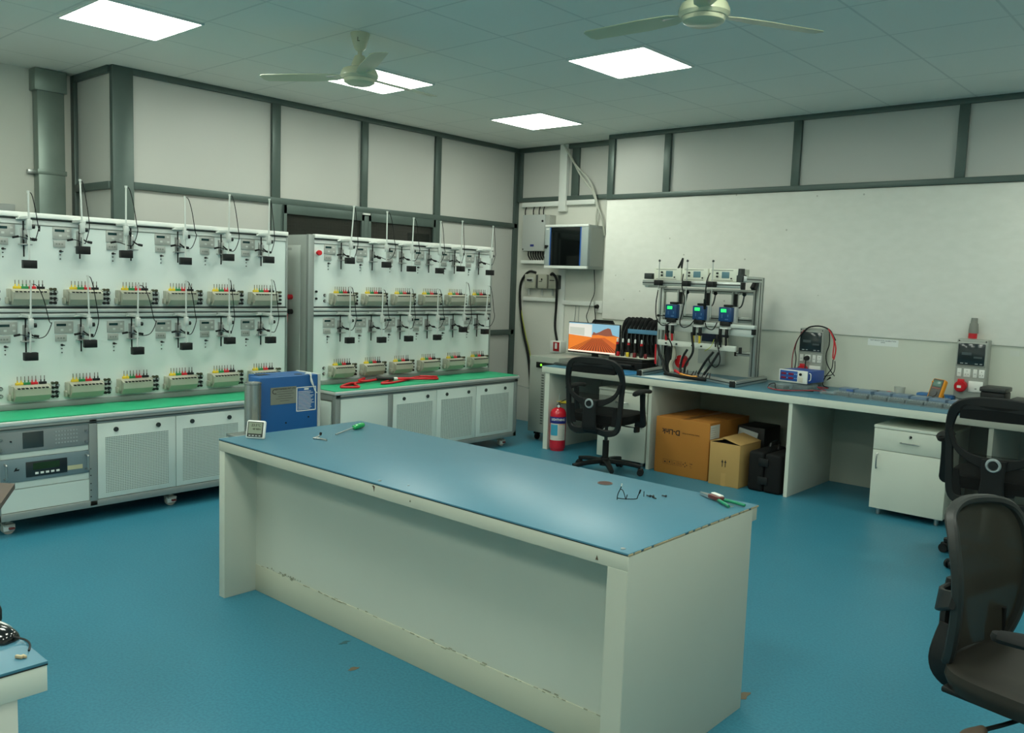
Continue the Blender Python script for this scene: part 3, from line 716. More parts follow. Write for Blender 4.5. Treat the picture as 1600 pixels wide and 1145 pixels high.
# spectacles-like wire frame
g = place('wire_clip','bent black wire clip with upturned ends on the right part of the central table','wire clip',-1.725,2.554,TZ+.003,R(41.6))
part('wire', MB().tube([(0,0,0),(.002,.0,.02),(.011,.0,.042),(.014,0,.052)],.0016,n=6).tube([(.011,0,.040),(.020,.004,.034),(.027,.006,.018),(.032,.008,.002)],.0015,n=6).tube([(.0,0,.006),(.03,.004,.003),(.07,.01,.003),(.077,.014,.012),(.086,.016,.034)],.0018,n=6).tube([(.033,.006,.0),(.037,.004,.019)],.0016,n=6,smooth=0), blackm, g)
part('white_tip', MB().cyl((.0135,0,.05),(.015,0,.06),.0022,n=8), white_p, g)
part('end_grip', MB().cyl((.082,.015,.022),(.0865,.016,.036),.003,n=8), blackm, g)
# loose screws
random.seed(11)
for k,(x,y) in enumerate(((-1.672,2.690),(-1.664,2.700),(-1.655,2.688),(-1.632,2.735))):
    a = random.random()*6.28; b = MB().cyl((x,y,TZ+.004),(x+.018*math.cos(a),y+.018*math.sin(a),TZ+.003),.0022,n=8).cyl((x,y,TZ+.0045),(x-.003*math.cos(a),y-.003*math.sin(a),TZ+.0045),.0045,n=10)
    if k == 0: b.cyl((x-.02,y-.01,TZ),(x-.02,y-.01,TZ+.02),.0016,n=6)
    solo('loose_screw', b, mat('dark_screw',(60,62,62),.4,metal=.6),'small dark screw lying on the central table between the wire clip and the pliers','screw',(x,y,TZ),'loose screws beside the wire clip')
# pliers
g = place('pliers','pliers with green handles and red-brown cutters at the back right corner of the central table','pliers',-1.49,2.84,TZ+.008,R(-20))
part('jaws', MB().prism([(-.075,-.003),(-.075,.003),(-.045,.010),(-.01,.012),(0,0),(-.01,-.012),(-.045,-.009)],'z',-.005,.006), steel, g)
part('cutter_cover', MB().obox((.012,0,.004),(.065,.026,.016),None,0,.004), mat('red_brown_plastic',(96,44,40),.4), g)
part('white_cap', MB().obox((.008,.008,.013),(.055,.018,.006),Matrix.Rotation(R(-6),3,'Z'),0,.002), white_p, g)
for s in (-1,1):
    part('handle', MB().tube([(.03,s*.006,.0),(.06,s*.018,.001),(.10,s*.028-(.0),.0),(.125 if s>0 else .115,s*.034,-.001)],[.0065,.0055],n=10), mat('green_grip',(20,128,92),.5), g)

# ------------------------------------------------------------------ wall counter
CX0,CX1,CY0,CY1,CT = -5.0,1.6,6.08,YB,.768
t = thing('wall_counter','long white counter with a blue laminate top along the back wall','counter',(-3.0,6.5,0))
part('counter_top', MB().box(CX0,CY0,CT-.004,CX1,CY1,CT,bv=.001), desk_blue, t, True)
part('counter_edge', MB().box(CX0+.001,CY0-.001,CT-.06,CX1-.001,CY1-.001,CT-.004,bv=.002), desk_edge, t, True)
for x in (-4.965,-3.843,-2.63,-1.30,.1):
    w_ = .05 if x < -4.9 else .027
    p = part('support_panel', MB().box(x,CY0+.012,0,x+w_,CY1-.01,CT-.06,bv=.001), desk_side, t, True)
    part('panel_edging', MB().box(x-.0005,CY0+.009,0,x+w_+.0005,CY0+.013,CT-.06), desk_edge, p, True)
part('rear_panel', MB().box(-4.915,CY1-.02,0,CX1,CY1-.008,CT-.06), mat('rear_laminate',(150,158,146),.5), t, True)
part('joint_line', MB().box(-2.487,CY0-.002,CT-.06,-2.4855,CY0,CT-.004), grey_p, t, True)
def pedestal(label, x0, x1, y0, y1, z0, z1, handle_side):
    p = thing('pedestal_cabinet', label, 'cabinet', ((x0+x1)/2,(y0+y1)/2,0))
    part('body', MB().box(x0+.003,y0+.018,z0,x1-.003,y1,z1-.022,bv=.002), desk_side, p, True)
    part('top', MB().box(x0-.002,y0-.002,z1-.02,x1+.002,y1,z1,bv=.002), desk_edge, p, True)
    zs = z0+(z1-z0)*.705
    d = part('drawer', MB().box(x0+.001,y0,zs+.002,x1-.001,y0+.017,z1-.023,bv=.0015), desk_edge, p, True)
    zc = zs+.07; xc = (x0+x1)/2-.0
    part('handle', MB().tube([(xc-.055,y0-.002,zc),(xc-.05,y0-.022,zc),(xc+.05,y0-.022,zc),(xc+.055,y0-.002,zc)],.0045,n=8,smooth=3), steel, d, True)
    part('lock', MB().cyl((xc,y0,zc+.045),(xc,y0-.006,zc+.045),.010,n=14), black, d, True)
    k = part('key', MB().box(xc-.002,y0-.028,zc+.036,xc+.002,y0-.006,zc+.056,bv=.001), steel, d, True)
    d = part('door', MB().box(x0+.001,y0,z0,x1-.001,y0+.017,zs-.002,bv=.0015), desk_edge, p, True)
    xh = x0+.035 if handle_side < 0 else x1-.035
    part('handle', MB().tube([(xh,y0-.002,zs-.03),(xh,y0-.024,zs-.035),(xh,y0-.024,zs-.12),(xh,y0-.002,zs-.125)],.005,n=8,smooth=3), steel, d, True)
    for x in (x0+.05,x1-.05):
        for y in (y0+.05,y1-.06): part('leg', MB().cyl((x,y,0),(x,y,z0),.014,.018,n=14), steel, p, True)
pedestal('white pedestal cabinet with a key in its drawer, right of the open knee space',-2.010,-1.53,6.10,6.62,.048,.632,-1)
pedestal('white pedestal cabinet behind the office chair at the monitor, under the counter',-4.36,-3.865,6.10,6.62,.04,.64,1)

# under the counter ------------------------------------------------------------------------
g = thing('cardboard_box','large brown cardboard box printed upside down with D-Link, under the counter','cardboard box',(-3.51,6.42,0))
x0,x1,y0,y1,h = -3.757,-3.262,6.085,6.76,.465
part('carton', MB().box(x0,y0,0,x1,y1,h,bv=.004), carton, g, True)
part('flap_seam', MB().box(x0+.002,(y0+y1)/2-.002,h,x1-.002,(y0+y1)/2+.002,h+.001), ink, g, True)
part('tape', MB().box(-3.53,y0+.005,h,-3.47,y1-.005,h+.0012), mat('brown_tape',(150,98,48),.3), g, True)
text('print','D-Link',.060,(-3.61,y0-.001,.352),RIGHT_Y,ink,g,True,.0003,math.pi,1.,.0016)
text('print','Building Networks for People',.013,(-3.43,y0-.001,.353),RIGHT_Y,ink,g,True,.0003,math.pi)
b = MB()
def sq(x,z,s=.019,th=.0012):
    for a in ((x-s,z-s,x+s,z-s+th),(x-s,z+s-th,x+s,z+s),(x-s,z-s,x-s+th,z+s),(x+s-th,z-s,x+s,z+s)): b.box(a[0],y0-.001,a[1],a[2],y0,a[3])
for i,x in enumerate((-3.655,-3.612,-3.565,-3.518)): sq(x,.10)
b.prism([(-3.666,.092),(-3.644,.092),(-3.655,.108)],'y',y0-.001,y0)
b.prism([(-3.618,.108),(-3.606,.108),(-3.609,.096),(-3.612,.09),(-3.615,.096)],'y',y0-.001,y0)
b.prism([(-3.575,.098),(-3.556,.098),(-3.566,.091)],'y',y0-.001,y0)
for x in (-3.526,-3.512): b.box(x-.0012,y0-.001,.088,x+.0012,y0,.11)
for (dx,dz) in ((-.016,.0),(.002,.014),(.016,-.002),(.0,-.015)): b.prism([(-3.468+dx-.006,.1+dz-.005),(-3.468+dx+.006,.1+dz-.003),(-3.468+dx,.1+dz+.007)],'y',y0-.001,y0)
b.box(-3.425,y0-.001,.112,-3.40,y0,.116); b.box(-3.42,y0-.001,.082,-3.405,y0,.084); b.box(-3.425,y0-.001,.094,-3.41,y0,.096)
part('handling_symbols', b, ink, g, True)
part('shipping_label', MB().box(x1,y0+.01,.335,x1+.001,y0+.16,.445), paper, g, True)
b = MB()
for i in range(5): b.box(x1+.001,y0+.02,.35+i*.018,x1+.0015,y0+.10-.01*(i%2),.353+i*.018)
part('label_print', b, grey_p, g, True)
g = thing('cardboard_box','smaller pale cardboard box with two arrows and an open flap beside the large box','cardboard box',(-3.10,6.22,0))
x0,x1,y0,y1,h = -3.232,-2.975,6.045,6.40,.335
part('carton', MB().box(x0,y0,0,x1,y1,h,bv=.003), carton2, g, True)
part('flap', MB().prism([(x1,h),(x1+.003,h+.003),(-3.13,h+.045),(-3.135,h+.042)],'y',y0+.002,y1-.002), carton2, g, True)
part('flap', MB().prism([(x0,h),(x0-.003,h+.003),(-3.135,h+.03),(-3.13,h+.026)],'y',y0+.002,y1-.002), carton2, g, True)
part('box_mouth', MB().box(x0+.006,y0+.006,h,x1-.006,y1-.006,h+.001), ink, g, True)
b = MB()
for x in (-3.118,-3.092): b.prism([(x-.003,.15),(x+.003,.15),(x+.003,.185),(x+.010,.185),(x,.207),(x-.010,.185),(x-.003,.185)],'y',y0-.001,y0)
part('up_arrows', b, ink, g, True)
part('tape', MB().box(-3.125,y0-.0008,.0,-3.085,y0,.10), mat('buff_tape',(184,146,86),.3), g, True)
# black equipment behind the boxes
g = thing('black_flight_case','black case with a grey end lying behind the pale cardboard box','case',(-3.12,6.62,0))
part('body', MB().obox((-3.11,6.64,.21),(.24,.30,.42),None,0,.01), black, g, True)
part('grey_end', MB().obox((-3.13,6.485,.36),(.17,.012,.06),Matrix.Rotation(R(10),3,'Y'),0,.003), grey_p, g, True)
g = thing('black_hard_case','black plastic hard case standing on edge beside the pale cardboard box','case',(-2.79,6.30,0))
part('shell', MB().box(-2.925,6.09,.0,-2.80,6.50,.305,bv=.022,seg=3), blackm, g, True)
part('shell', MB().box(-2.795,6.09,.0,-2.66,6.50,.30,bv=.022,seg=3), blackm, g, True)
part('handle', MB().tube([(-2.80,6.2,.30),(-2.80,6.2,.36),(-2.80,6.34,.36),(-2.80,6.34,.30)],.012,n=8,smooth=3), black, g, True)
for a_ in (.20,.06): part('latch', MB().box(-2.84,6.082,a_,-2.76,6.093,a_+.06,bv=.004), black, g, True)

# fire extinguisher ---------------------------------------------------------------------
g = thing('fire_extinguisher','red fire extinguisher with a blue and white label under the left end of the counter','fire extinguisher',(-4.835,6.14,0))
part('cylinder', MB().lathe([(0,0),(.062,0),(.066,.012),(.0665,.02),(.073,.024),(.074,.03),(.074,.33),(.071,.355),(.058,.378),(.036,.392),(.02,.398),(0,.398)],(0,0,0),40), mat('extinguisher_red',(206,16,40),.25,coat=.5), g)
fa = math.atan2(-6.14,4.80)
def band(z0,z1,a0,a1,r,m,nm):
    b = MB(); b.grid(lambda u,v: (r*math.cos(a0+(a1-a0)*u), r*math.sin(a0+(a1-a0)*u), z0+(z1-z0)*v), 24, 1); return part(nm, b, m, g)
band(.255,.315,fa-1.7,fa+1.7,.0746,mat('label_blue',(26,36,120),.35),'blue_label')
band(.10,.255,fa-1.1,fa+1.1,.0745,mat('label_cream',(214,208,196),.45),'paper_label')
band(.145,.245,fa-1.02,fa-.02,.0749,mat('label_cyan',(56,160,190),.4),'cyan_label')
band(.245,.252,fa+.1,fa+1.0,.0749,mat('label_orange',(220,130,80),.4),'orange_label')
b = MB()
for i in range(9):
    z = .235-.0145*i; r_=.0751; a0=fa+.12; a1=fa+.95-.2*((i*7)%3)/2
    b.grid(lambda u,v: (r_*math.cos(a0+(a1-a0)*u), r_*math.sin(a0+(a1-a0)*u), z+.0015*v), 8, 1)
    if i < 7:
        c0=fa-.95; c1=fa-.2-.15*((i*5)%3)/2
        b.grid(lambda u,v: (r_*math.cos(c0+(c1-c0)*u), r_*math.sin(c0+(c1-c0)*u), z-.005+.0015*v), 8, 1)
part('label_print', b, mat('print_grey',(120,116,112),.6), g)
o = text('label_writing','LIGHTNING',.030,(0,0,0),Matrix.Identity(3),white_p,g,False,.0003,0.,1.,.0007)
for v in o.data.vertices:
    a = fa+v.co.x/.0755*.88; rr = .0755+v.co.z; zz = v.co.y+.290; v.co = Vector((rr*math.cos(a), rr*math.sin(a), zz))
part('neck', MB().cyl((0,0,.395),(0,0,.425),.018,n=18), black, g)
part('pressure_gauge', MB().cyl((.012*math.cos(fa),.012*math.sin(fa),.41),(.03*math.cos(fa),.03*math.sin(fa),.41),.013,n=18), white_p, g)
part('lever', MB().obox((.045,.04,.432),(.12,.02,.006),Matrix.Rotation(R(40),3,'Z'),0,.002).obox((.03,.025,.46),(.10,.02,.006),Matrix.Rotation(R(40),3,'Z')@Matrix.Rotation(R(-28),3,'Y'),0,.002), black, g)
part('safety_tag', MB().obox((.035,.03,.447),(.075,.004,.022),Matrix.Rotation(R(40),3,'Z'),0,.001).cyl((-.02,-.005,.45),(.02,.005,.45),.003,n=8), yellow, g)
part('seal_wire', MB().tube([(0,0,.44),(.002,0,.48),(.004,.002,.52)],.002,n=6), mat('pale_wire',(180,190,186),.5), g)

# ------------------------------------------------------------------ wall recess: cabinets and ducts
yb = YR
g = thing('network_cabinet','grey wall cabinet with a dark glass door edged in blue','cabinet',(-5.4,yb-.14,1.68))
x0,x1,y0,z0,z1 = -5.68,-5.13,6.875,1.675,2.112
part('housing', MB().box(x0,y0+.02,z0,x1,yb-.001,z1,bv=.004), mat('cabinet_grey',(150,158,154),.45), g, True)
for a_ in ((x0,x0+.068),(x1-.085,x1)): part('door_stile', MB().box(a_[0],y0,z0+.03,a_[1],y0+.02,z1-.022,bv=.002), mat('cabinet_light_grey',(160,170,168),.4), g, True)
for a_ in ((z0,z0+.028),(z1-.02,z1+.004)): part('trim_bar', MB().box(x0,y0-.002,a_[0],x1,y0+.02,a_[1],bv=.003), white_p, g, True)
part('glass_door', MB().box(x0+.075,y0+.002,z0+.03,x1-.09,y0+.012,z1-.022), glass_d, g, True)
for a_ in ((x0+.066,x0+.078),(x1-.098,x1-.084)): part('blue_edge', MB().box(a_[0],y0-.001,z0+.03,a_[1],y0+.014,z1-.022), mat('bright_blue_edge',(30,84,160),.3), g, True)
part('door_lock', MB().cyl((x0+.04,y0,z0+.225),(x0+.04,y0-.02,z0+.225),.010,n=12).box(x0+.02,y0-.025,z0+.20,x0+.035,y0-.01,z0+.235,bv=.002), black, g, True)
part('side_cover', MB().box(x1,y0+.045,z0+.03,x1+.002,yb-.02,z1-.03), grey_side, g, True)
part('badge', MB().box(x0+.015,y0-.001,z1-.045,x0+.05,y0,z1-.032), white_p, g, True)
g = thing('distribution_board','tall grey distribution board with a small blue badge left of the network cabinet','distribution board',(-5.95,yb,1.85))
part('door', MB().box(-6.12,yb-.125,1.858,-5.815,yb-.11,2.238,bv=.003), grey_p, g, True)
part('housing', MB().box(-6.115,yb-.11,1.855,-5.765,yb,2.234,bv=.004), mat('board_grey',(164,166,158),.5), g, True)
part('badge', MB().box(-6.005,yb-.127,1.903,-5.955,yb-.125,1.927), navy, g, True)
part('lock', MB().cyl((-5.845,yb-.125,2.17),(-5.845,yb-.130,2.17),.012,n=14).cyl((-6.105,yb-.125,1.875),(-6.105,yb-.13,1.875),.007,n=10), black, g, True)
b = MB()
for i in range(7): b.tube([(-6.09+i*.034,yb-.05,1.86),(-6.08+i*.034,yb-.06,1.81),(-6.05+i*.034,yb-.055,1.765)],.008,n=6)
part('cable_tails', b, black, g, True)
part('gland_tray', MB().box(-6.19,yb-.06,1.725,-5.86,yb-.001,1.762,bv=.003), white_p, g, True)
for k,(xa,xb,lab,brk) in enumerate(((-6.11,-5.955,'leftmost of three small grey switch boxes, with a metal-framed breaker',0),(-5.925,-5.79,'middle one of three small grey switch boxes below the network cabinet',1),(-5.78,-5.65,'rightmost of three small grey switch boxes, with a thick black cable over it',2))):
    g = thing('switch_box',lab,'switch box',((xa+xb)/2,yb,1.46),0,None)
    part('cover', MB().box(xa,yb-.075,1.462,xb-.012,yb-.012,1.612,bv=.006), warm_p, g, True)
    part('back_box', MB().box(xa+.006,yb-.055,1.466,xb,yb,1.606,bv=.003), mat('back_box_grey',(70,74,70),.6), g, True)  # back box in a darker grey than the cover
    if brk == 0: part('breaker', MB().box(xa+.025,yb-.078,1.53,xb-.03,yb-.075,1.575,bv=.001), alu, g, True); part('switch_lever', MB().box(xa+.045,yb-.09,1.54,xb-.05,yb-.078,1.557,bv=.002), black, g, True)
    if brk == 1: part('switch_lever', MB().box(xa+.055,yb-.085,1.55,xa+.064,yb-.075,1.57).box(xa+.02,yb-.080,1.535,xa+.06,yb-.075,1.54), black, g, True)
    if brk == 2: part('breaker', MB().box(xa+.02,yb-.078,1.548,xa+.085,yb-.075,1.556), black, g, True)
    part('conduit_stub', MB().cyl((xa+.03,yb-.03,1.47),(xa+.03,yb-.03,1.39),.010,n=10), grey_p, g, True)
def trunk(label,x0,z0,x1,z1,d=.045):
    return solo('cable_trunking', MB().box(x0,yb-d,z0,x1,yb,z1,bv=.003), white_p, label,'trunking',((x0+x1)/2,yb,z0))
trunk('white cable trunking running flat above the distribution board',-6.21,2.328,-5.70,2.378)
trunk('white cable trunking running flat right of the vertical duct, above the network cabinet',-5.60,2.335,-5.24,2.382)
trunk('white vertical cable trunking rising from the network cabinet to the ceiling',-5.705,2.27,-5.61,2.955,.05)
trunk('white cable trunking running flat below the three switch boxes',-6.16,1.325,-5.70,1.365,.035)
trunk('white cable trunking running flat below the network cabinet, beside the black plug',-5.62,1.305,-5.21,1.35,.03)
trunk('wide white vertical trunking below the network cabinet, behind the monitor',-5.69,.78,-5.60,1.67,.02)
def wire(label,pts,r,m=None,cat='cable',n=8,group=None,name='cable'):
    return solo(name, MB().tube(pts,r,n=n,smooth=5), m or black, label, cat, pts[-1], group)
y_ = yb-.03
wire('thick black cable looping left of the switch boxes down the white wall',[(-5.99,y_,1.63),(-6.07,y_-.01,1.64),(-6.15,y_,1.59),(-6.206,y_,1.48),(-6.196,y_,1.25),(-6.136,y_,.97),(-6.05,y_,.70),(-6.0,y_,.3),(-5.99,y_,.02)],.014)
wire('yellow and green cable running beside the thick black cable on the white wall',[(-6.20,y_,1.3),(-6.165,y_,1.15),(-6.105,y_,.95),(-6.02,y_,.70),(-5.97,y_,.3),(-5.96,y_,.02)],.005,mat('yellow_green',(170,180,60),.5))
wire('thick black cable hanging from the rightmost switch box to the red and white socket',[(-5.73,y_-.065,1.61),(-5.70,y_-.075,1.625),(-5.672,y_-.05,1.58),(-5.664,y_-.04,1.50),(-5.695,y_,1.27),(-5.70,y_,1.07),(-5.665,y_,.92)],.013)
wire('thin black lead hanging from the network cabinet to the monitor',[(-5.22,y_,1.68),(-5.202,y_,1.457),(-5.24,y_,1.35),(-5.27,y_,1.26),(-5.291,y_,1.19),(-5.25,y_,1.10),(-5.2,y_,.95),(-5.18,y_,.78)],.004)
wire('black lead hanging straight down from the black plug on the white wall',[(-5.17,y_-.03,1.29),(-5.169,y_-.01,1.16),(-5.17,y_,.9),(-5.17,y_,.78)],.005)
for k,p in enumerate((([-5.651,2.95],[-5.543,2.803],[-5.418,2.622],[-5.264,2.455],[-5.201,2.312],[-5.203,2.21],[-5.223,2.116]),([-5.63,2.93],[-5.507,2.756],[-5.319,2.585],[-5.241,2.466],[-5.176,2.292],[-5.13,2.2],[-5.115,2.02]))):
    wire(['pale cable running from the ceiling to the top of the network cabinet','pale cable running from the ceiling down behind the right side of the network cabinet'][k],[(a,yb-.055-.01*k if c>2.15 else yb-.02,c) for a,c in p],.010,mat('pale_cable',(186,188,176),.5))
for k,(x,l) in enumerate(((-6.155,'leftmost'),(-6.04,'second from the left'),(-5.96,'third from the left'),(-5.90,'rightmost'))):
    wire('short black cable into the top of the distribution board, %s of four'%l,[(x,y_,2.335),(x-.008,y_-.01,2.29),(x-.005,y_-.01,2.235)],.006)
for k,(x,c) in enumerate(((-5.45,-.02),(-5.405,.0))):
    wire('thin grey wire on the white wall %s behind the monitor'%('left of its twin' if k==0 else 'right of its twin'),[(x,yb-.01,1.30),(x-.005,yb-.01,1.2),(x+c,yb-.01,1.0),(x,yb-.01,.80)],.0035,grey_p)
wire('thin grey wires drooping from the bench to the white wall near the corner',[(-6.26,6.4,.52),(-6.22,6.7,.47),(-6.14,7.0,.41),(-6.02,7.13,.37)],.004,grey_p)
g = thing('wall_socket','white wall socket with a black plug, under the network cabinet','socket',(-5.155,yb,1.25))
part('plate', MB().box(-5.20,yb-.02,1.24,-5.105,yb,1.36,bv=.004), white_p, g, True)
part('plug', MB().cyl((-5.165,yb-.02,1.305),(-5.165,yb-.06,1.30),.022,.016,n=16), black, g, True)
g = thing('power_outlet','white outlet box with a red front on the wall left of the monitor','socket',(-5.60,yb,.82))
part('box', MB().box(-5.70,yb-.10,.80,-5.56,yb,.92,bv=.005), white_p, g, True)
part('red_front', MB().box(-5.655,yb-.106,.815,-5.575,yb-.10,.91,bv=.002), mat('deep_red',(168,24,30),.4), g, True)
part('white_mark', MB().box(-5.63,yb-.1075,.84,-5.60,yb-.106,.90), white_p, g, True)
part('green_side', MB().box(-5.702,yb-.09,.805,-5.699,yb-.02,.915), mat('pale_green',(150,210,150),.5), g, True)
# floor standing grey unit left of the counter
g = thing('floor_standing_unit','tall grey power unit on casters at the left end of the counter','power unit',(-5.2,6.67,0))
x0,x1,y0,y1 = -5.37,-5.012,6.34,7.0
part('housing', MB().box(x0,y0,.085,x1,y1,.822,bv=.006), mat('unit_grey',(150,156,146),.5), g, True)
part('display_bar', MB().box(x0+.09,y0-.012,.715,x1,y0+.005,.768,bv=.003), black, g, True)
part('status_lamp', MB().cyl((x0+.155,y0-.013,.742),(x0+.155,y0-.017,.742),.011,n=12), mat('lamp_green',(150,255,60),.4,emit=.8), g, True)
b = MB()
for i in range(19): b.box(x0+.155,y0-.001,.17+i*.026,x0+.185,y0+.002,.183+i*.026)
part('vent_slots', b, mat('slot_dark',(84,90,84),.6), g, True)
for x in (x0+.06,x1-.06):
    for y in (y0+.08,y1-.08): part('caster', MB().cyl((x-.012,y,.03),(x+.012,y,.03),.03,n=16).box(x-.025,y-.025,.055,x+.025,y+.025,.087), blackm, g, True)

# ------------------------------------------------------------------ things on the counter
K = CT
g = thing('computer_monitor','computer monitor showing orange desert dunes on the counter','monitor',(-4.92,6.76,K))
x0,x1,z0,z1,y = -5.222,-4.622,.868,1.148,6.75
part('casing', MB().box(x0-.006,y,z0-.014,x1+.006,y+.022,z1+.006,bv=.003).box(x0+.1,y+.02,z0+.03,x1-.1,y+.05,z1-.06,bv=.01), black, g, True)
def em(n,c,e=1.0):
    return mat(n,c,.6,emit=e)
S = part('screen', MB().box(x0,y-.001,z0,x1,y,z1), em('screen_sky',(112,150,170)), g, True)
def scr(nm,pts,m,d): return part(nm, MB().prism([(x0+(x1-x0)*a, z0+(z1-z0)*c) for a,c in pts],'y',y-.001-d,y-.001-d+.0004), m, S, True)
scr('picture_mesa',[(.46,.55),(.5,.72),(.55,.68),(.62,.73),(.70,.82),(.78,.88),(.83,.86),(.87,.66),(1,.60),(1,.5),(.46,.5)],em('screen_mesa',(118,66,52)),.0005)
scr('picture_dunes',[(0,.05),(1,.05),(1,.60),(.9,.62),(.75,.60),(.6,.63),(.46,.60),(0,.58)],em('screen_dune',(196,104,36)),.001)
scr('picture_dune_shade',[(.5,.50),(.72,.55),(.95,.34),(1,.33),(1,.05),(.2,.05),(.48,.5)],em('screen_dune_dark',(168,78,34)),.0014)
b = MB()
for i in range(17):
    a = i/16; b.prism([(x0+(x1-x0)*q, z0+(z1-z0)*c) for q,c in ((.47+.012*i,.50),(.474+.012*i,.50),(.02+.93*a+.028,.06),(.02+.93*a,.06))],'y',y-.0032,y-.0028)
part('picture_ripples', b, em('screen_ripple',(104,44,24)), S, True)
scr('picture_window',[(0,.58),(.47,.53),(.47,.97),(0,.97)],em('screen_window',(186,182,176)),.0022)
scr('picture_window_pane',[(.02,.6),(.32,.57),(.32,.84),(.02,.84)],em('screen_window_grey',(164,164,156)),.0026)
scr('picture_taskbar',[(0,0),(1,0),(1,.05),(0,.05)],em('screen_taskbar',(226,200,184)),.0022)
part('stand_neck', MB().box(-4.96,y+.03,K+.015,-4.89,y+.055,.95,bv=.004), black, g, True)
part('stand_base', MB().box(-5.03,y-.06,K,-4.81,y+.10,K+.016,bv=.006), black, g, True)
solo('black_speaker_bar', MB().prism([(-4.97,1.155),(-4.71,1.155),(-4.735,1.188),(-4.945,1.188)],'y',6.775,6.80), blackm,'black wedge-shaped device on the top edge of the monitor','device',(-4.84,6.79,1.155))
g = thing('keyboard','dark grey keyboard at the left end of the counter, in front of the monitor','keyboard',(-4.80,6.30,K),R(-4))
part('base', MB().obox((0,0,.010),(.40,.13,.016),None,0,.004), mat('dark_grey_plastic',(66,72,68),.5), g)
b = MB()
for i in range(20):
    for j in range(5): b.obox((-.185+i*.0195,-.048+j*.024,.021),(.016,.018,.007),None,0,.001)
part('keys', b, mat('key_grey',(84,90,86),.5), g)
solo('blue_mat', MB().box(-4.44,6.12,K,-4.08,6.42,K+.004,bv=.001), mat('bright_blue_mat',(30,112,160),.5),'flat bright blue mat on the counter in front of the black cable case','mat',(-4.26,6.27,K))
# black case with tray and probes
g = thing('equipment_case','open black equipment case with a pale tray, between the monitor and the metal rig','case',(-4.35,6.66,K))
part('case_body', MB().box(-4.60,6.50,K,-4.19,6.84,K+.075,bv=.012,seg=3), blackm, g, True)
part('case_insert', MB().box(-4.58,6.53,K+.070,-4.21,6.80,K+.098,bv=.006), black, g, True)
part('handle', MB().tube([(-4.52,6.50,K+.04),(-4.50,6.46,K+.045),(-4.30,6.455,K+.045),(-4.28,6.50,K+.04)],.010,n=8), black, g, True)
part('tray', MB().box(-4.61,6.58,K+.099,-4.18,6.76,K+.107,bv=.002), mat('pale_tray',(206,204,188),.5), g, True)
for i,x in enumerate((-4.555,-4.495,-4.43,-4.36,-4.29)):
    lab = ['leftmost black test probe with a white and red tip on the pale tray','second from left black test probe, white tip only, on the pale tray','middle black test probe with a red band on the pale tray','fourth from left black test probe, white tip only, on the pale tray','rightmost black test probe with a red band on the pale tray'][i]
    q = thing('test_probe',lab,'probe',(x,6.63,K+.107),0,'test probes standing on the pale tray')
    part('barrel', MB().lathe([(0,0),(.018,0),(.018,.05),(.013,.07),(.012,.13),(0,.13)],(x,6.63,K+.107),14), black, q, True)
    part('tip', MB().lathe([(0,.13),(.009,.13),(.009,.158),(.004,.165),(0,.165)],(x,6.63,K+.107),12), white_p, q, True)
    if i in (0,2,4): part('red_band', MB().cyl((x,6.63,K+.215),(x,6.63,K+.235),.0135,n=14), red, q, True)
random.seed(5)
for k,(x,c,nm) in enumerate(((-4.52,red,'red'),(-4.415,yellow,'yellow'),(-4.34,mat('dark_red_clip',(120,30,34),.5),'dark red'),(-4.22,mat('dark_red_clip',(120,30,34)),'dark red'))):
    solo('test_clip', MB().box(x-.014,6.585,K+.108,x+.014,6.605,K+.15,bv=.005), c, '%s clip standing among the black probes, %s'%(nm,['near the left end of the tray','left of centre','under the rightmost probe','beside the metal rig'][k]),'clip',(x,6.59,K+.108))
g = thing('cable_bundle','thick bundle of black test leads hanging on the wall above the equipment case','cable bundle',(-4.37,6.86,.95))
for i in range(9):
    x = -4.585+i*.045
    b = MB().tube([(x,6.87,.92),(x-.012,6.80,1.02),(x,6.78,1.14),(x+.03,6.80,1.205+random.uniform(-.008,.012)),(x+.045,6.86,1.15),(x+.03,6.88,1.0),(x+.02,6.87,.90)],.026,n=10,smooth=4)
    b.tube([(x+.01,6.775,.90),(x,6.765,1.0),(x+.008,6.765,1.10)],.018,n=8)
    part('lead_loop', b, blackm, g, True)
    part('lead_seam', MB().tube([(x+.02,6.75,.99),(x+.012,6.745,1.06),(x+.03,6.762,1.15),(x+.05,6.79,1.19)],.003,n=6), mat('lead_grey',(70,76,76),.4), g, True)
part('blue_strap', MB().box(-4.52,6.738,1.085,-4.19,6.745,1.125,bv=.002), mat('pale_blue_strap',(84,134,164),.5), g, True)
part('hanging_rod', MB().cyl((-4.60,6.83,1.17),(-4.18,6.83,1.17),.008,n=8).box(-4.36,6.83,1.16,-4.34,6.90,1.18), black, g, True)

# aluminium meter rig --------------------------------------------------------------------
ra = R(-6); RO = Vector((-3.17,6.62,0)); ru = Vector((math.cos(ra),math.sin(ra),0)); rn = Vector((-math.sin(ra),math.cos(ra),0))
g = thing('meter_rig','aluminium profile rig holding three blue meters on the counter','rig',(-3.17,6.62,K),ra)
def l3(u,n_,z): return (u,n_,z-K)       # rig coordinates (along, depth, height) -> local
def prof(b,p0,p1,s=.045,depth=None,up=None):
    p0,p1 = Vector(p0),Vector(p1); d = (p1-p0); L = d.length; q = d.to_track_quat('X','Z').to_matrix() if abs(d.normalized().z)<.9 else Matrix(((0,0,-1),(0,1,0),(1,0,0)))
    c = (p0+p1)/2; w2 = depth or s
    b.obox(c,(L,w2,s),q,0,.003)
    for sg in (-1,1):
        b.obox(c+q@Vector((0,sg*(w2/2),0)),(L-.002,.0016,s*.2),q,1); b.obox(c+q@Vector((0,0,sg*(s/2))),(L-.002,w2*.2,.0016),q,1)
    return b
AL = [alu, mat('profile_slot',(62,68,66),.5)]
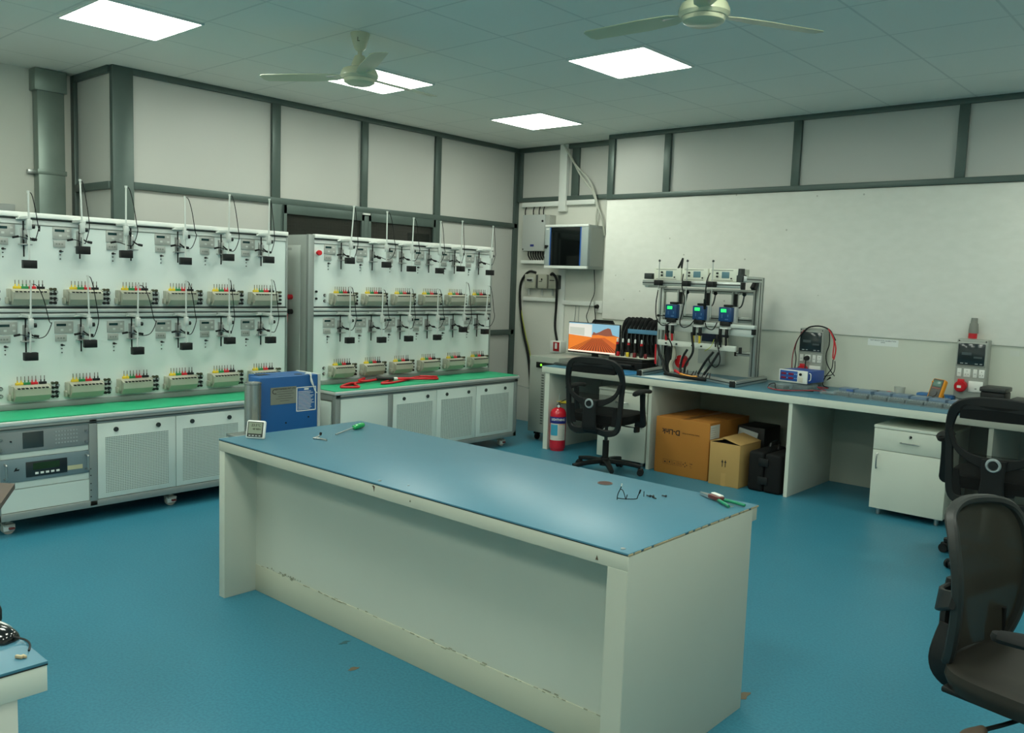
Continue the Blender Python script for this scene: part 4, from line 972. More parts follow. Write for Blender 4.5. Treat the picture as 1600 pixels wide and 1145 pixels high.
def rp(nm,segs,s=.045,m=AL):
    b = MB()
    for a,c in segs: prof(b,l3(*a),l3(*c),s)
    return part(nm,b,m,g)
zf = K+.0225
rp('foot',[((-.80,-.50,zf),(-.98,.13,zf))]); rp('foot',[((.105,-.47,zf),(-.005,.16,zf))])
rp('cross_beam',[((-.87,-.05,zf),(.05,-.40,zf))],.042)
rp('upright',[((-.985,.0,K+.045),(-.985,.0,1.56))],.05); rp('upright',[((-.02,.0,K+.045),(-.02,.0,1.63))],.05)
rp('upright',[((-.02,.045,K+.045),(-.02,.045,1.63))],.04)
rp('top_arm',[((-.03,.05,1.61),(.10,-.40,1.61))],.045)
rp('top_arm',[((-.985,.02,1.54),(-.885,-.36,1.54))],.04)
rp('top_beam',[((-.885,-.40,1.56),(.085,-.40,1.56))],.045)
rp('back_rail',[((-.96,0,1.505),(-.045,0,1.505))],.042); rp('back_rail',[((-.96,0,1.275),(-.045,0,1.275))],.045)
rp('side_bracket',[((-.18,0,.995),(-.045,0,.995))],.035)
b = MB().obox(l3(-.02,-.05,1.57),(.04,.035,.09),Matrix.Rotation(R(-40),3,'X'),0,.004); part('corner_brace', b, black, g)
b = MB()
for p in ((-.79,-.525,zf),(.112,-.495,zf)): b.obox(l3(*p),(.048,.012,.05),None,0,.003)
b.obox(l3(.095,-.40,1.555),(.014,.05,.055),None,0,.003); b.obox(l3(-.19,0,.993),(.012,.04,.045),None,0,.003); b.obox(l3(.04,-.30,1.045),(.014,.03,.05),None,0,.003); b.obox(l3(.14,-.28,1.20),(.02,.04,.05),None,0,.003)
part('end_cap', b, black, g)
for u in (-.745,-.463,-.19):
    rp('meter_post',[((u,-.06,1.505),(u,-.06,1.27))],.045)
    part('black_column', MB().obox(l3(u+.045,-.12,1.40),(.022,.02,.18),None,0,.003), black, g)
# mounting plate with trays, lower bars
part('rear_plate', MB().obox(l3(-.33,-.28,1.185),(.94,.012,.055),None,0,.002), alu_w, g)
part('terminal_bar', MB().obox(l3(-.365,-.33,1.055),(.77,.02,.045),None,0,.003), mat('bar_white',(206,210,200),.4), g)
b = MB()
for u in (-.66,-.55,-.39,-.30,-.13): b.cyl(l3(u,-.342,1.053),l3(u,-.352,1.053),.007,n=10)
part('bar_knob', b, black, g)
part('side_screw', MB().cyl(l3(-.79,-.3,1.28),l3(-.70,-.3,1.28),.004,n=8).cyl(l3(-.80,-.3,1.28),l3(-.785,-.3,1.28),.011,n=10).obox(l3(-.70,-.3,1.28),(.02,.03,.06),None,0,.003), black, g)
part('white_tray_bar', MB().obox(l3(-.30,-.29,1.235),(.92,.04,.03),None,0,.003), alu_w, g)
# pressing levers with ball knobs
for u in (-.745,-.463,-.19):
    part('press_lever', MB().tube([l3(u+.05,-.2,1.375),l3(u+.10,-.22,1.375),l3(u+.155,-.22,1.385),l3(u+.175,-.22,1.42),l3(u+.185,-.22,1.475)],.006,n=8), AL[1], g)
    part('lever_knob', MB().lathe([(0,-.018),(.012,-.013),(.018,0),(.012,.013),(0,.018)],l3(u+.186,-.22,1.49),16), black, g)
# scanning aerials
for k,u in enumerate((-.69,-.405,-.157)):
    part('aerial_rod', MB().cyl(l3(u,-.45,1.30 if k else 1.50),l3(u,-.45,1.745),.0045,n=8), alu, g)
    part('aerial_tip', MB().lathe([(0,0),(.009,.004),(.009,.016),(0,.022)],l3(u,-.45,1.735),12), AL[1], g)
    part('aerial_clamp', MB().obox(l3(u-.005,-.445,1.562),(.062,.05,.045),None,0,.005), black, g)
for k,(u,lab) in enumerate(((-.635,'leftmost blue meter with a glowing green display on the rig'),(-.355,'middle blue meter with a glowing green display on the rig'),(-.10,'rightmost blue meter with a glowing green display on the rig'))):
    q = RO+ru*u+rn*(-.31); q.z = 1.265
    m = thing('energy_meter',lab,'meter',q,ra,'blue meters on the aluminium rig')
    part('body', MB().obox((0,0,.06),(.118,.05,.115),None,0,.006), mat('meter_blue',(22,66,116),.3,noise=.1,nscale=20), m)
    part('back_case', MB().obox((.012,.035,.058),(.13,.04,.13),None,0,.008), grey_p, m)
    part('display', MB().obox((-.012,-.026,.090),(.05,.003,.025),None,0,.001), mat('green_backlight',(40,255,110),.4,emit=1.0), m)
    part('terminal_cover', MB().obox((.0,.0,-.016),(.088,.05,.036),None,0,.004).obox((.012,.01,.13),(.07,.05,.018),None,0,.004), black, m)
    for c_,s_ in (((.02,-.0262,.02),(.03,.001,.012)),((-.025,-.0262,.045),(.01,.001,.03)),((.03,-.0262,.05),(.012,.001,.02))): part('label_mark', MB().obox(c_,s_), mat('meter_mark',(70,106,150),.5), m)
    c = part('connector_tray', MB().obox(l3(u+.01,-.33,1.215),(.075,.05,.012),None,0,.002), white_p, g)
    b = MB()
    for s in (-.028,.032): b.obox(l3(u+s,-.34,1.175),(.022,.022,.075),None,0,.004)
    part('test_plug', b, black, g)
    cc = (red,yellow,black)[k]
    b = MB()
    for s in (-.028,.032): b.tube([l3(u+s-.004,-.34,1.14),l3(u+s-.004,-.335,1.075)],.009,n=8,smooth=0)
    part('plug_sleeve', b, cc, g)
    b = MB().prism([(u-.03,1.14-K),(u+.03,1.14-K),(u+.028,1.06-K),(u-.02,1.06-K)],'y',-.31,-.305); part('grey_strip', b, warm_p, g)
# instruments on the top beam
for k,(u0,u1,lab) in enumerate(((-.785,-.50,'leftmost of three white display units on top of the rig, beside the black end piece'),(-.492,-.235,'middle one of three white display units on top of the rig'),(-.228,.045,'rightmost of three white display units on top of the rig'))):
    uc = (u0+u1)/2; q = RO+ru*uc+rn*(-.36); q.z = 1.583; wd = u1-u0
    m = thing('display_unit',lab,'instrument',q,ra,'white display units on the rig')
    part('housing', MB().obox((0,.04,.052),(wd-.004,.16,.103),None,0,.004), mat('ivory_white',(224,226,210),.4), m)
    part('bezel_lines', MB().obox((-.01,-.041,.092),(wd*.74,.002,.003),None).obox((-.01,-.041,.012),(wd*.74,.002,.003),None), AL[1], m)
    part('screen', MB().obox((.022,-.041,.055),(.07,.003,.05),None,0,.001), mat('blue_grey_lcd',(96,130,140),.25), m)
    part('knob', MB().cyl((.078,-.04,.028),(.078,-.048,.028),.006,n=10).cyl((-.052,-.04,.068),(-.052,-.052,.068),.008,n=10).cyl((-.052,-.04,.042),(-.052,-.052,.042),.008,n=10), black, m)
part('end_block', MB().obox(l3(-.83,-.40,1.615),(.075,.05,.05),None,0,.004), mat('dark_grey_block',(50,56,54),.5), g)
part('end_block', MB().prism([(.045,1.585-K),(.095,1.585-K),(.10,1.64-K),(.085,1.645-K),(.083,1.69-K),(.058,1.69-K),(.055,1.64-K),(.045,1.635-K)],'y',-.42,-.37), mat('dark_grey_block',(50,56,54)), g)
part('aerial_fins', MB().obox(l3(-.585,-.30,1.73),(.018,.01,.10),Matrix.Rotation(R(28),3,'Y'),0,.004).obox(l3(-.57,-.30,1.72),(.018,.01,.09),Matrix.Rotation(R(6),3,'Y'),0,.004), black, g)
# hanging leads of the rig
def lead(pts,r=.0045,m=black,nm='lead'): return part(nm, MB().tube([l3(*p) for p in pts],r,n=6,smooth=5), m, g)
lead([(-.70,-.43,1.54),(-.72,-.42,1.46),(-.745,-.40,1.38),(-.735,-.40,1.27),(-.70,-.38,1.21),(-.66,-.37,1.205),(-.60,-.36,1.24)])
lead([(-.44,-.45,1.64),(-.455,-.44,1.54),(-.43,-.43,1.44),(-.45,-.42,1.34),(-.48,-.41,1.24),(-.45,-.40,1.20),(-.40,-.38,1.22),(-.36,-.36,1.28)])
lead([(-.18,-.45,1.65),(-.215,-.44,1.59),(-.235,-.42,1.50),(-.25,-.40,1.42)])
lead([(-.25,-.40,1.44),(-.262,-.38,1.36)],.012)
lead([(-.25,-.38,1.25),(-.23,-.38,1.21),(-.18,-.37,1.20),(-.15,-.36,1.26)])
lead([(-.66,-.35,1.20),(-.64,-.38,1.14),(-.58,-.40,1.08),(-.555,-.40,1.03),(-.56,-.40,.92)],.006)
lead([(-.39,-.36,1.16),(-.37,-.38,1.12),(-.34,-.40,1.04),(-.35,-.40,.98),(-.39,-.42,.90),(-.40,-.42,.83)],.010)
lead([(-.41,-.38,1.02),(-.44,-.40,.95),(-.455,-.40,.88),(-.44,-.42,.83)],.010)
lead([(-.145,-.36,1.16),(-.12,-.38,1.08),(-.09,-.38,.98),(-.10,-.38,.92),(-.14,-.38,.90),(-.19,-.38,.94),(-.19,-.38,.99)],.005)
lead([(-.105,-.38,1.02),(-.155,-.40,.92),(-.21,-.42,.83)],.010)
lead([(-.155,-.38,1.02),(-.21,-.40,.94),(-.265,-.42,.83)],.010)
lead([(-.10,-.36,1.16),(-.105,-.36,1.06)],.006)
lead([(-.15,-.36,1.16),(-.153,-.36,1.06)],.006)
lead([(-.17,-.36,1.12),(-.19,-.37,1.06),(-.24,-.38,1.02)],.003,mat('yellow_green',(170,180,60)))
lead([(-.78,-.30,1.03),(-.74,-.32,.95),(-.68,-.35,.90),(-.62,-.40,.83),(-.58,-.40,.80)],.012)
lead([(-.66,-.30,1.02),(-.67,-.30,.94),(-.655,-.30,.84),(-.65,-.30,.80)],.025)
lead([(-.80,-.30,1.03),(-.80,-.30,.93),(-.795,-.3,.86)],.008,red)
lead([(-.62,-.30,1.03),(-.60,-.30,.95),(-.615,-.32,.87),(-.58,-.35,.81)],.018,warm_p,'grey_sleeve')
lead([(-.54,-.36,.83),(-.47,-.40,.82),(-.42,-.42,.81)],.012,red)
lead([(-.44,-.42,.815),(-.38,-.44,.81),(-.32,-.44,.805),(-.26,-.44,.81)],.010,mat('amber_clip',(220,150,50),.5))
lead([(-.60,-.42,.80),(-.45,-.45,.798),(-.30,-.46,.795),(-.16,-.46,.795)],.014,blackm)
b = MB(); random.seed(9)
for i in range(9):
    u = -.44+.036*i; b.cyl(l3(u,-.42,.81),l3(u+random.uniform(.0,.03),-.42,.85+random.uniform(0,.012)),.005,.004,n=7)
part('crocodile_clips', b, mat('dark_clip',(58,50,48),.5), g)
part('red_reel', MB().cyl(l3(-.56,-.22,.90),l3(-.56,-.27,.90),.055,n=26).cyl(l3(-.56,-.27,.90),l3(-.56,-.275,.90),.028,n=20), mat('reel_red',(176,22,28),.35), g)
part('reel_clip', MB().obox(l3(-.54,-.28,.92),(.012,.01,.08),Matrix.Rotation(R(14),3,'Y'),0,.002).obox(l3(-.60,-.28,.93),(.02,.01,.02),None,0,.002), white_p, g)
g2 = thing('grey_socket_box','grey socket box on the wall seen through the lower part of the rig','socket box',(-3.72,6.91,.86))
part('box', MB().box(-3.84,6.86,.86,-3.60,YB,1.06,bv=.005), mat('pale_grey_box',(170,176,170),.5), g2, True)
part('window', MB().box(-3.86,6.852,1.06,-3.58,YB,1.17,bv=.005), mat('dark_blue_window',(26,34,60),.2), g2, True)
b = MB()
for i in range(4): b.box(-3.83+i*.06,6.855,.99,-3.79+i*.06,6.861,1.04,bv=.002)
part('socket_row', b, white_p, g2, True)
solo('paper_sheet', MB().prism([(-4.02,6.16),(-3.62,6.13),(-3.50,6.27),(-3.90,6.38)],'z',K,K+.001), paper,'white paper sheet on the counter in front of the metal rig','paper',(-3.76,6.2,K))
# power supply --------------------------------------------------------------------------
q = (-2.757,6.42,.828)
g = thing('bench_power_supply','blue bench power supply with four red displays, set on a clear box on the counter','power supply',q,R(-7))
part('housing', MB().obox((0,.135,.045),(.235,.25,.092),None,0,.004), mat('deep_blue_steel',(40,78,160),.4), g)
part('front_frame', MB().obox((0,.004,.045),(.240,.014,.098),None,0,.003), white_p, g)
part('blue_panel', MB().obox((-.035,-.0035,.047),(.148,.003,.078),None,0,.001), mat('panel_blue',(30,84,160),.3), g)
b = MB()
for x in (-.078,-.015):
    for z in (.030,.062): b.obox((x,-.006,z),(.043,.002,.018),None,0,.001)
part('red_display', b, mat('dark_red_display',(120,26,62),.3), g)
b = MB()
for x in (-.047,.018,.032):
    for z in (.030,.062): b.obox((x,-.006,z),(.006,.003,.006),None,0,.001)
part('indicator', b, mat('pale_blue_dot',(150,190,220),.4), g)
part('rocker_switch', MB().cyl((.066,-.003,.066),(.066,-.012,.066),.010,n=14), black, g)
part('terminal_plate', MB().obox((.066,-.004,.025),(.04,.003,.04),None,0,.002), mat('cream_plate',(206,202,186),.4), g)
part('side_handle', MB().tube([(.119,.03,.02),(.132,.03,.03),(.132,.03,.07),(.119,.03,.078)],.004,n=8,smooth=3), white_p, g)
part('rear_white_foot', MB().obox((-.125,.16,.03),(.03,.06,.02),None,0,.004), white_p, g)
def clear_box(x,y,w,d,h,label,rz=0,lidm=None,group='clear plastic boxes on the counter'):
    g = thing('clear_plastic_box',label,'plastic box',(x,y,K),rz,group)
    b = MB().obox((0,0,h/2),(w,d,h-.002),None,0,.004); part('shell', b, clear, g)
    part('contents', MB().obox((0,0,h*.42),(w*.8,d*.7,h*.5),None,0,.003), mat('dark_contents',(74,78,70),.6,noise=.2,nscale=60), g)
    return g
clear_box(-2.83,6.36,.14,.12,.046,'clear plastic box full of dark parts, under the left of the blue power supply',R(-8))
clear_box(-2.70,6.50,.15,.16,.05,'clear plastic box under the right of the blue power supply',R(-5))
lab = 'red lead lying around the clear boxes under the blue power supply'
wire(lab,[(-2.90,6.30,K+.01),(-2.80,6.24,K+.008),(-2.68,6.28,K+.012),(-2.56,6.36,K+.02),(-2.50,6.45,K+.012),(-2.60,6.52,K+.03),(-2.55,6.6,K+.02)],.0045,mat('dull_red_lead',(150,50,56),.5))
wire('black lead tangled over the clear box left of the power supply feet',[(-2.92,6.34,K+.01),(-2.88,6.29,K+.04),(-2.84,6.285,K+.05),(-2.82,6.27,K+.01),(-2.74,6.26,K+.006),(-2.66,6.33,K+.01),(-2.58,6.40,K+.008)],.004)
# row of meters on the counter
mpos = [(-2.46,6.385,.115,.045),(-2.36,6.46,.14,.20),(-2.225,6.43,.15,.22),(-2.085,6.43,.145,.22),(-1.955,6.42,.14,.22),(-1.83,6.41,.14,.22),(-1.705,6.40,.14,.22),(-1.575,6.39,.145,.22)]
ORD = ['first (small)','second','third','fourth','fifth','sixth','seventh','rightmost']
for k,(x,y,w_,d_) in enumerate(mpos):
    lab = 'small clear terminal cover at the left end of the row of meters on the counter' if k==0 else 'grey meter lying flat in the counter row, %s' % ('first from the left' if k==1 else (ORD[k-1]+' from the left' if k<7 else 'last before the black chair'))
    g = thing('flat_meter' if k else 'terminal_cover',lab,'meter' if k else 'cover',(x,y,K),R(-3),'flat meters in a row on the counter' if k else None)
    if k:
        part('body', MB().obox((0,.06,.027),(w_-.028,d_*.55,.05),None,0,.006), mat('slate_blue_meter',(96,120,142),.35,noise=.05), g)
        part('blue_label', MB().obox((.03,.004,.03),(.05,.004,.03),None,0,.001), mat('label_mid_blue',(44,90,160),.4), g) if k in (1,2) else None
        part('terminal_cover', MB().obox((0,-.04,.018),(w_-.02,.075,.034),None,0,.005), clear, g)
        part('terminals', MB().obox((0,-.025,.013),(w_*.72,.055,.02),None,0,.002), mat('dark_contents',(74,78,70)), g)
        b = MB()
        for i in range(6): b.cyl((-.045+i*.018,-.03,.023),(-.045+i*.018,-.03,.026),.005,n=8)
        part('terminal_screws', b, steel, g)
        part('base_rim', MB().obox((0,.06,.008),(w_-.016,d_*.58,.014),None,0,.003), mat('dark_base',(34,40,44),.5), g)
        part('tray', MB().obox((0,-.02,.0015),(w_,d_*.85,.003),None,0,.001), clear, g)
    else:
        part('shell', MB().obox((0,0,.012),(w_,d_,.024),None,0,.005), clear, g)
        part('terminals', MB().obox((0,0,.006),(w_*.8,d_*.6,.010),None,0,.001), mat('dark_contents',(74,78,70)), g)
for k,(x,y,w_,d_,h,m,nm,lab) in enumerate(((-2.40,6.76,.16,.05,.022,mat('label_mid_blue',(44,90,160)),'blue_meter_lid','flat blue lid lying behind the first meters of the row'),
    (-2.235,6.85,.17,.06,.018,black,'black_tray','thin black tray lying at the wall behind the meter row'),
    (-2.00,6.83,.12,.03,.015,black,'black_connector','small black connector lying right of the white cup'))):
    solo(nm, MB().box(x-w_/2,y-d_/2,K,x+w_/2,y+d_/2,K+h,bv=.004), m, lab,'lid' if k==0 else 'tray' if k==1 else 'connector',(x,y,K))
g = thing('plastic_cup','pale plastic cup with a red cap beside it, at the wall behind the meter row','cup',(-2.085,6.82,K))
part('cup_body', MB().lathe([(0,0),(.034,0),(.040,.068),(.037,.068),(.032,.004),(0,.004)],(-2.085,6.82,K),28), mat('pale_plastic',(186,190,180),.4), g, True)
solo('plastic_stopper', MB().cyl((-2.155,6.79,K),(-2.155,6.79,K+.028),.017,.014,n=18), red,'small red stopper left of the pale cup at the wall','stopper',(-2.155,6.79,K))
solo('grey_patch_tray', MB().box(-2.02,6.66,K,-1.92,6.78,K+.012,bv=.004), mat('slate_blue_meter',(104,126,146)),'flat slate grey lid between the cup and the orange multimeter','lid',(-1.97,6.72,K))
# multimeter
g = thing('multimeter','orange multimeter standing tilted on the counter behind the meter row','multimeter',(-1.80,6.62,K),R(-12))
tm = Matrix.Translation((0,0,0)) @ Matrix.Rotation(R(-22),4,'X') @ Matrix.Rotation(R(4),4,'Y')
def T2(mb): return tilt(mb,tm)
part('holster', T2(MB().obox((0,.02,.092),(.098,.046,.182),None,0,.014,4)), orange, g)
part('face', T2(MB().obox((0,-.0035,.094),(.076,.006,.166),None,0,.004)), mat('dark_meter_face',(74,72,66),.45), g)
part('screen', T2(MB().obox((0,-.0075,.144),(.062,.003,.044),None,0,.002)), mat('teal_lcd',(86,124,112),.25), g)
b = MB()
for i in range(4): b.obox((-.022+i*.015,-.008,.108),(.011,.003,.006),None,0,.001)
part('button', T2(b), mat('brick_button',(190,100,80),.5), g)
part('dial', T2(MB().cyl((0,-.006,.068),(0,-.014,.068),.021,n=24)), mat('dial_grey',(60,62,62),.4), g)
part('jack', T2(MB().cyl((.02,-.006,.022),(.02,-.014,.022),.008,n=12).cyl((.0,-.006,.022),(.0,-.012,.022),.006,n=12)), mat('jack_red',(180,40,50),.4), g)
part('kickstand', MB().prism([(.05,.145),(.055,.15),(.13,0),(.12,0)],'x',-.035,.035), orange, g)
g = thing('blue_pouch','blue case lying at the wall behind the orange multimeter','pouch',(-1.80,6.82,K))
part('body', MB().box(-1.95,6.76,K,-1.70,6.86,K+.045,bv=.012,seg=3), mat('royal_blue',(22,92,150),.4), g, True)
part('buckle', MB().box(-1.77,6.755,K+.008,-1.73,6.762,K+.036,bv=.003), mat('light_blue',(60,140,190),.4), g, True)
# wall distribution sockets
def dist_box(x0,z0,label,plug):
    x1,z1,y0,y1 = x0+.205,z0+.44,6.832,YB
    g = thing('socket_panel',label,'socket panel',((x0+x1)/2,y1,z0))
    part('housing', MB().box(x0,y0,z0,x1,y1,z1,bv=.010,seg=3), mat('panel_grey',(160,164,156),.5), g, True)
    part('door_rim', MB().box(x0+.006,y0-.008,z0+.245,x1-.006,y0+.004,z1-.022,bv=.005), mat('panel_grey_light',(170,174,166),.45), g, True)
    part('smoked_door', MB().box(x0+.013,y0-.016,z0+.253,x1-.014,y0-.007,z1-.030,bv=.005), mat('smoked_plastic',(36,46,48),.12,spec=.6), g, True)
    b = MB()
    for i,w_ in ((0,.02),(1,.016),(3,.02),(4,.016)): b.box(x0+.035+i*.032,y0-.0165,z0+.262,x0+.035+i*.032+w_,y0-.0155,z0+.268)
    part('breaker_label', b, mat('pale_label',(150,160,160),.5), g, True)
    b = MB().box(x0+.04,y0-.0165,z0+.325,x1-.10,y0-.0155,z0+.345).box(x1-.085,y0-.0165,z0+.305,x1-.03,y0-.0155,z0+.318)
    part('breaker_row', b, mat('breaker_grey',(66,78,80),.4), g, True)
    text('maker_mark','Schneider' if False else 'B&C',.012,((x0+x1)/2-.01,y0-.0012,z1-.013),RIGHT_Y,grey_side,g)
    for i,(xa,xb) in enumerate(((.016,.044),(.060,.104),(.122,.148),(.160,.196))):
        s = part('socket' if i in (1,3) else 'rocker', MB().box(x0+xa,y0-.005,z0+.165,x0+xb,y0+.002,z0+.225,bv=.003), white_p, g, True)
        b = MB()
        if i in (1,3):
            for dx,dz in ((0,.044),(-.009,.02),(.009,.02)): b.cyl((x0+(xa+xb)/2+dx,y0-.0055,z0+.165+dz),(x0+(xa+xb)/2+dx,y0-.005,z0+.165+dz),.0034,n=8)
        else: b.box(x0+xa+.005,y0-.0058,z0+.19,x0+xb-.005,y0-.005,z0+.193)
        part('slot', b, mat('grey_mark',(130,134,128)), s, True)
    part('industrial_socket', MB().cyl((x0+.052,y0,z0+.10),(x0+.052,y0-.04,z0+.095),.040,n=28).cyl((x0+.052,y0-.04,z0+.095),(x0+.052,y0-.05,z0+.094),.034,n=8).box(x0+.03,y0-.03,z0+.125,x0+.075,y0-.02,z0+.15,bv=.004), red, g, True)
    part('socket_label', MB().box(x0+.035,y0-.0515,z0+.086,x0+.062,y0-.05,z0+.104), white_p, g, True)
    part('blank_socket', MB().box(x0+.098,y0-.008,z0+.06,x0+.193,y0+.002,z0+.138,bv=.004), white_p, g, True)
    part('socket_slot', MB().box(x0+.142,y0-.009,z0+.083,x0+.155,y0-.0078,z0+.088), AL[1], g, True)
    b = MB()
    for a,c in ((.014,.426),(.190,.426),(.014,.014)): b.cyl((x0+a,y0,z0+c),(x0+a,y0-.0015,z0+c),.005,n=10)
    part('corner_screw', b, black, g, True)
    return g,x0,y0,z0
dist_box(-1.716,.79,'grey socket panel under a red-collared industrial plug, near the black chair',False)
gA,ax,ay,az = dist_box(-2.902,.795,'grey socket panel draped with leads, behind the blue power supply',True)
g = thing('plug_adaptor','black plug in the socket of the panel behind the power supply','plug',(ax+.082,ay,az+.2))
part('plug_body', MB().cyl((ax+.08,ay-.005,az+.197),(ax+.08,ay-.04,az+.195),.021,.017,n=16), black, g, True)
part('lead', MB().tube([(ax+.08,ay-.035,az+.18),(ax+.084,ay-.045,az+.13),(ax+.088,ay-.06,az+.06),(ax+.09,ay-.09,az+.03)],.005,n=8), black, g, True)
yw = 6.80
for lab,m,r,pts in (('thick black lead arched over the left socket panel',black,.006,[(-2.87,ay-.012,1.19),(-2.82,ay-.015,1.243),(-2.73,ay-.015,1.257),(-2.655,ay-.02,1.235),(-2.625,ay-.02,1.20),(-2.60,ay-.01,1.15)]),
    ('red lead hanging down the right side of the left socket panel',red,.006,[(-2.66,ay-.02,1.24),(-2.615,yw,1.18),(-2.585,yw,1.09),(-2.595,yw,1.00)]),
    ('second red lead hanging beside the right side of the left socket panel',red,.005,[(-2.64,ay-.02,1.22),(-2.60,yw-.01,1.15),(-2.60,yw-.01,1.06),(-2.60,yw-.01,1.01)]),
    ('dark red lead hanging down the left side of the left socket panel',mat('dull_red_lead',(150,50,56)),.004,[(-2.86,ay-.015,1.22),(-2.91,yw,1.12),(-2.935,yw,1.0),(-2.935,yw,.88),(-2.93,yw-.02,.80)]),
    ('black lead hanging down the left side of the left socket panel',black,.004,[(-2.84,ay-.012,1.235),(-2.895,yw,1.15),(-2.918,yw,1.06),(-2.90,yw-.01,.98),(-2.91,yw-.01,.86)]),
    ('wavy thin black lead on the right face of the left socket panel',black,.004,[(-2.65,ay-.02,1.22),(-2.635,yw-.01,1.12),(-2.655,yw-.01,1.04),(-2.645,yw-.01,.97),(-2.61,yw-.01,.91),(-2.575,yw-.01,.87)]),
    ('thin black lead curling from the leads down to the counter behind the power supply',black,.004,[(-2.60,yw,1.0),(-2.605,yw,.93),(-2.63,yw,.89),(-2.66,yw,.84),(-2.655,yw-.03,.79),(-2.60,yw-.05,.775)]),
    ('black lead with a clip hanging lowest right of the left socket panel',black,.0035,[(-2.585,yw,.99),(-2.582,yw,.92),(-2.60,yw,.88),(-2.64,yw,.865),(-2.67,yw-.02,.86)])):
    wire(lab,pts,r,m)
solo('black_clip', MB().cyl((-2.61,yw,.855),(-2.64,yw,.83),.008,.003,n=10), black,'small black clip hanging below the leads right of the left socket panel','clip',(-2.63,yw,.83))
g = thing('industrial_plug','grey and red industrial plug hanging above the right socket panel','plug',(-1.62,6.85,1.235))
part('red_collar', MB().cyl((-1.625,6.86,1.235),(-1.624,6.86,1.273),.029,n=26), red, g, True)
part('grey_body', MB().lathe([(0,.038),(.032,.038),(.032,.06),(.028,.105),(.0235,.112),(.021,.148),(0,.148)],(-1.622,6.86,1.235),26), mat('plug_grey',(128,130,122),.5), g, True)
solo('wall_notice', MB().box(-2.385,YB-.0015,1.128,-2.155,YB,1.182), paper,'white paper notice with small print on the wall above the meter row','notice',(-2.27,YB,1.128))
o = text('notice_writing','TEST BENCH FOR CALIBRATION\nAREA',.0135,(-2.27,YB-.002,1.162),RIGHT_Y,mat('grey_ink',(70,84,90),.7),bpy.data.objects['wall_notice'],True,.0002)
solo('wall_notice', MB().box(-1.39,YB-.0015,1.125,-1.33,YB,1.165), mat('faded_paper',(206,210,200),.7),'blank white paper on the wall at the right edge of the photo','notice',(-1.35,YB,1.10))
# black boxes at the right end
g = thing('black_case','black ribbed box with a lid on the counter right of the socket panel','box',(-1.42,6.70,K))
part('body', MB().box(-1.49,6.62,K,-1.335,6.80,K+.115,bv=.012,seg=3), black, g, True)
part('lid', MB().box(-1.495,6.612,K+.115,-1.33,6.805,K+.148,bv=.008,seg=2), mat('dark_grey_lid',(44,46,44),.45), g, True)
g = thing('flat_device','flat dark device with a pale edge at the right end of the visible counter','device',(-1.18,6.66,K))
part('body', MB().box(-1.305,6.56,K+.004,-1.05,6.80,K+.085,bv=.01), mat('dark_grey_lid',(44,46,44)), g, True)
part('pale_edge', MB().box(-1.31,6.555,K,-1.045,6.80,K+.05,bv=.006), mat('grey_brown',(110,106,94),.5), g, True)

# ------------------------------------------------------------------ office chairs
def base5(g, r=.30, lift=.42, rot=0.3, mt=black):
    b = MB().cyl((0,0,.065),(0,0,.13),.045,.036,n=20); part('base_hub', b, mt, g)
    for k in range(5):
        a = rot+k*2*math.pi/5; c,s = math.cos(a),math.sin(a)
        b = MB().ribbon([(.03*c,.03*s,.10),(r*.6*c,r*.6*s,.092),(r*c,r*s,.075)],[.06,.045,.034],.032,(0,0,1)); part('base_leg', b, mt, g)
        cs = MB(); x,y = r*c,r*s
        for q in (-1,1): cs.cyl((x-s*q*.009,y+c*q*.009,.027),(x-s*q*.024,y+c*q*.024,.027),.027,n=18)
        cs.obox((x,y,.045),(.045,.03,.03),Matrix.Rotation(a,3,'Z'),0,.008); part('caster', cs, black, g)
    part('gas_lift', MB().cyl((0,0,.12),(0,0,.27),.026,n=16,mi=0).cyl((0,0,.27),(0,0,lift),.014,n=14,mi=1), [black, mat('dark_steel',(70,76,74),.3,metal=.8)], g)
def armrest(g, s, m=black, pad=.695, w=.30, y0=.02):
    a = part('armrest', MB().ribbon([(s*(w-.07),y0+.03,.43),(s*(w-.005),y0+.03,.43),(s*w,y0+.02,.47),(s*w,y0,.58),(s*w,y0-.01,pad-.015)],[.05,.055,.05,.04,.045],.024,(0,1,0)), m, g)
    b = MB(); 
    def f(u,v):
        y = y0-.15+.27*u; ww = .040*(1-abs(2*u-1)**4*.5); return (s*w+ww*math.cos(2*math.pi*v), y, pad+.004+.017*math.sin(2*math.pi*v)-.012*(2*u-1)**2)
    b.grid(f,12,14)
    for u in (0,1): b.lathe([(0,-.012),(.018,-.010),(.021,0),(.018,.010),(0,.012)],(s*w,y0-.15+.27*u,pad-.008),12)
    part('arm_pad', b, rubber, a)
    return a
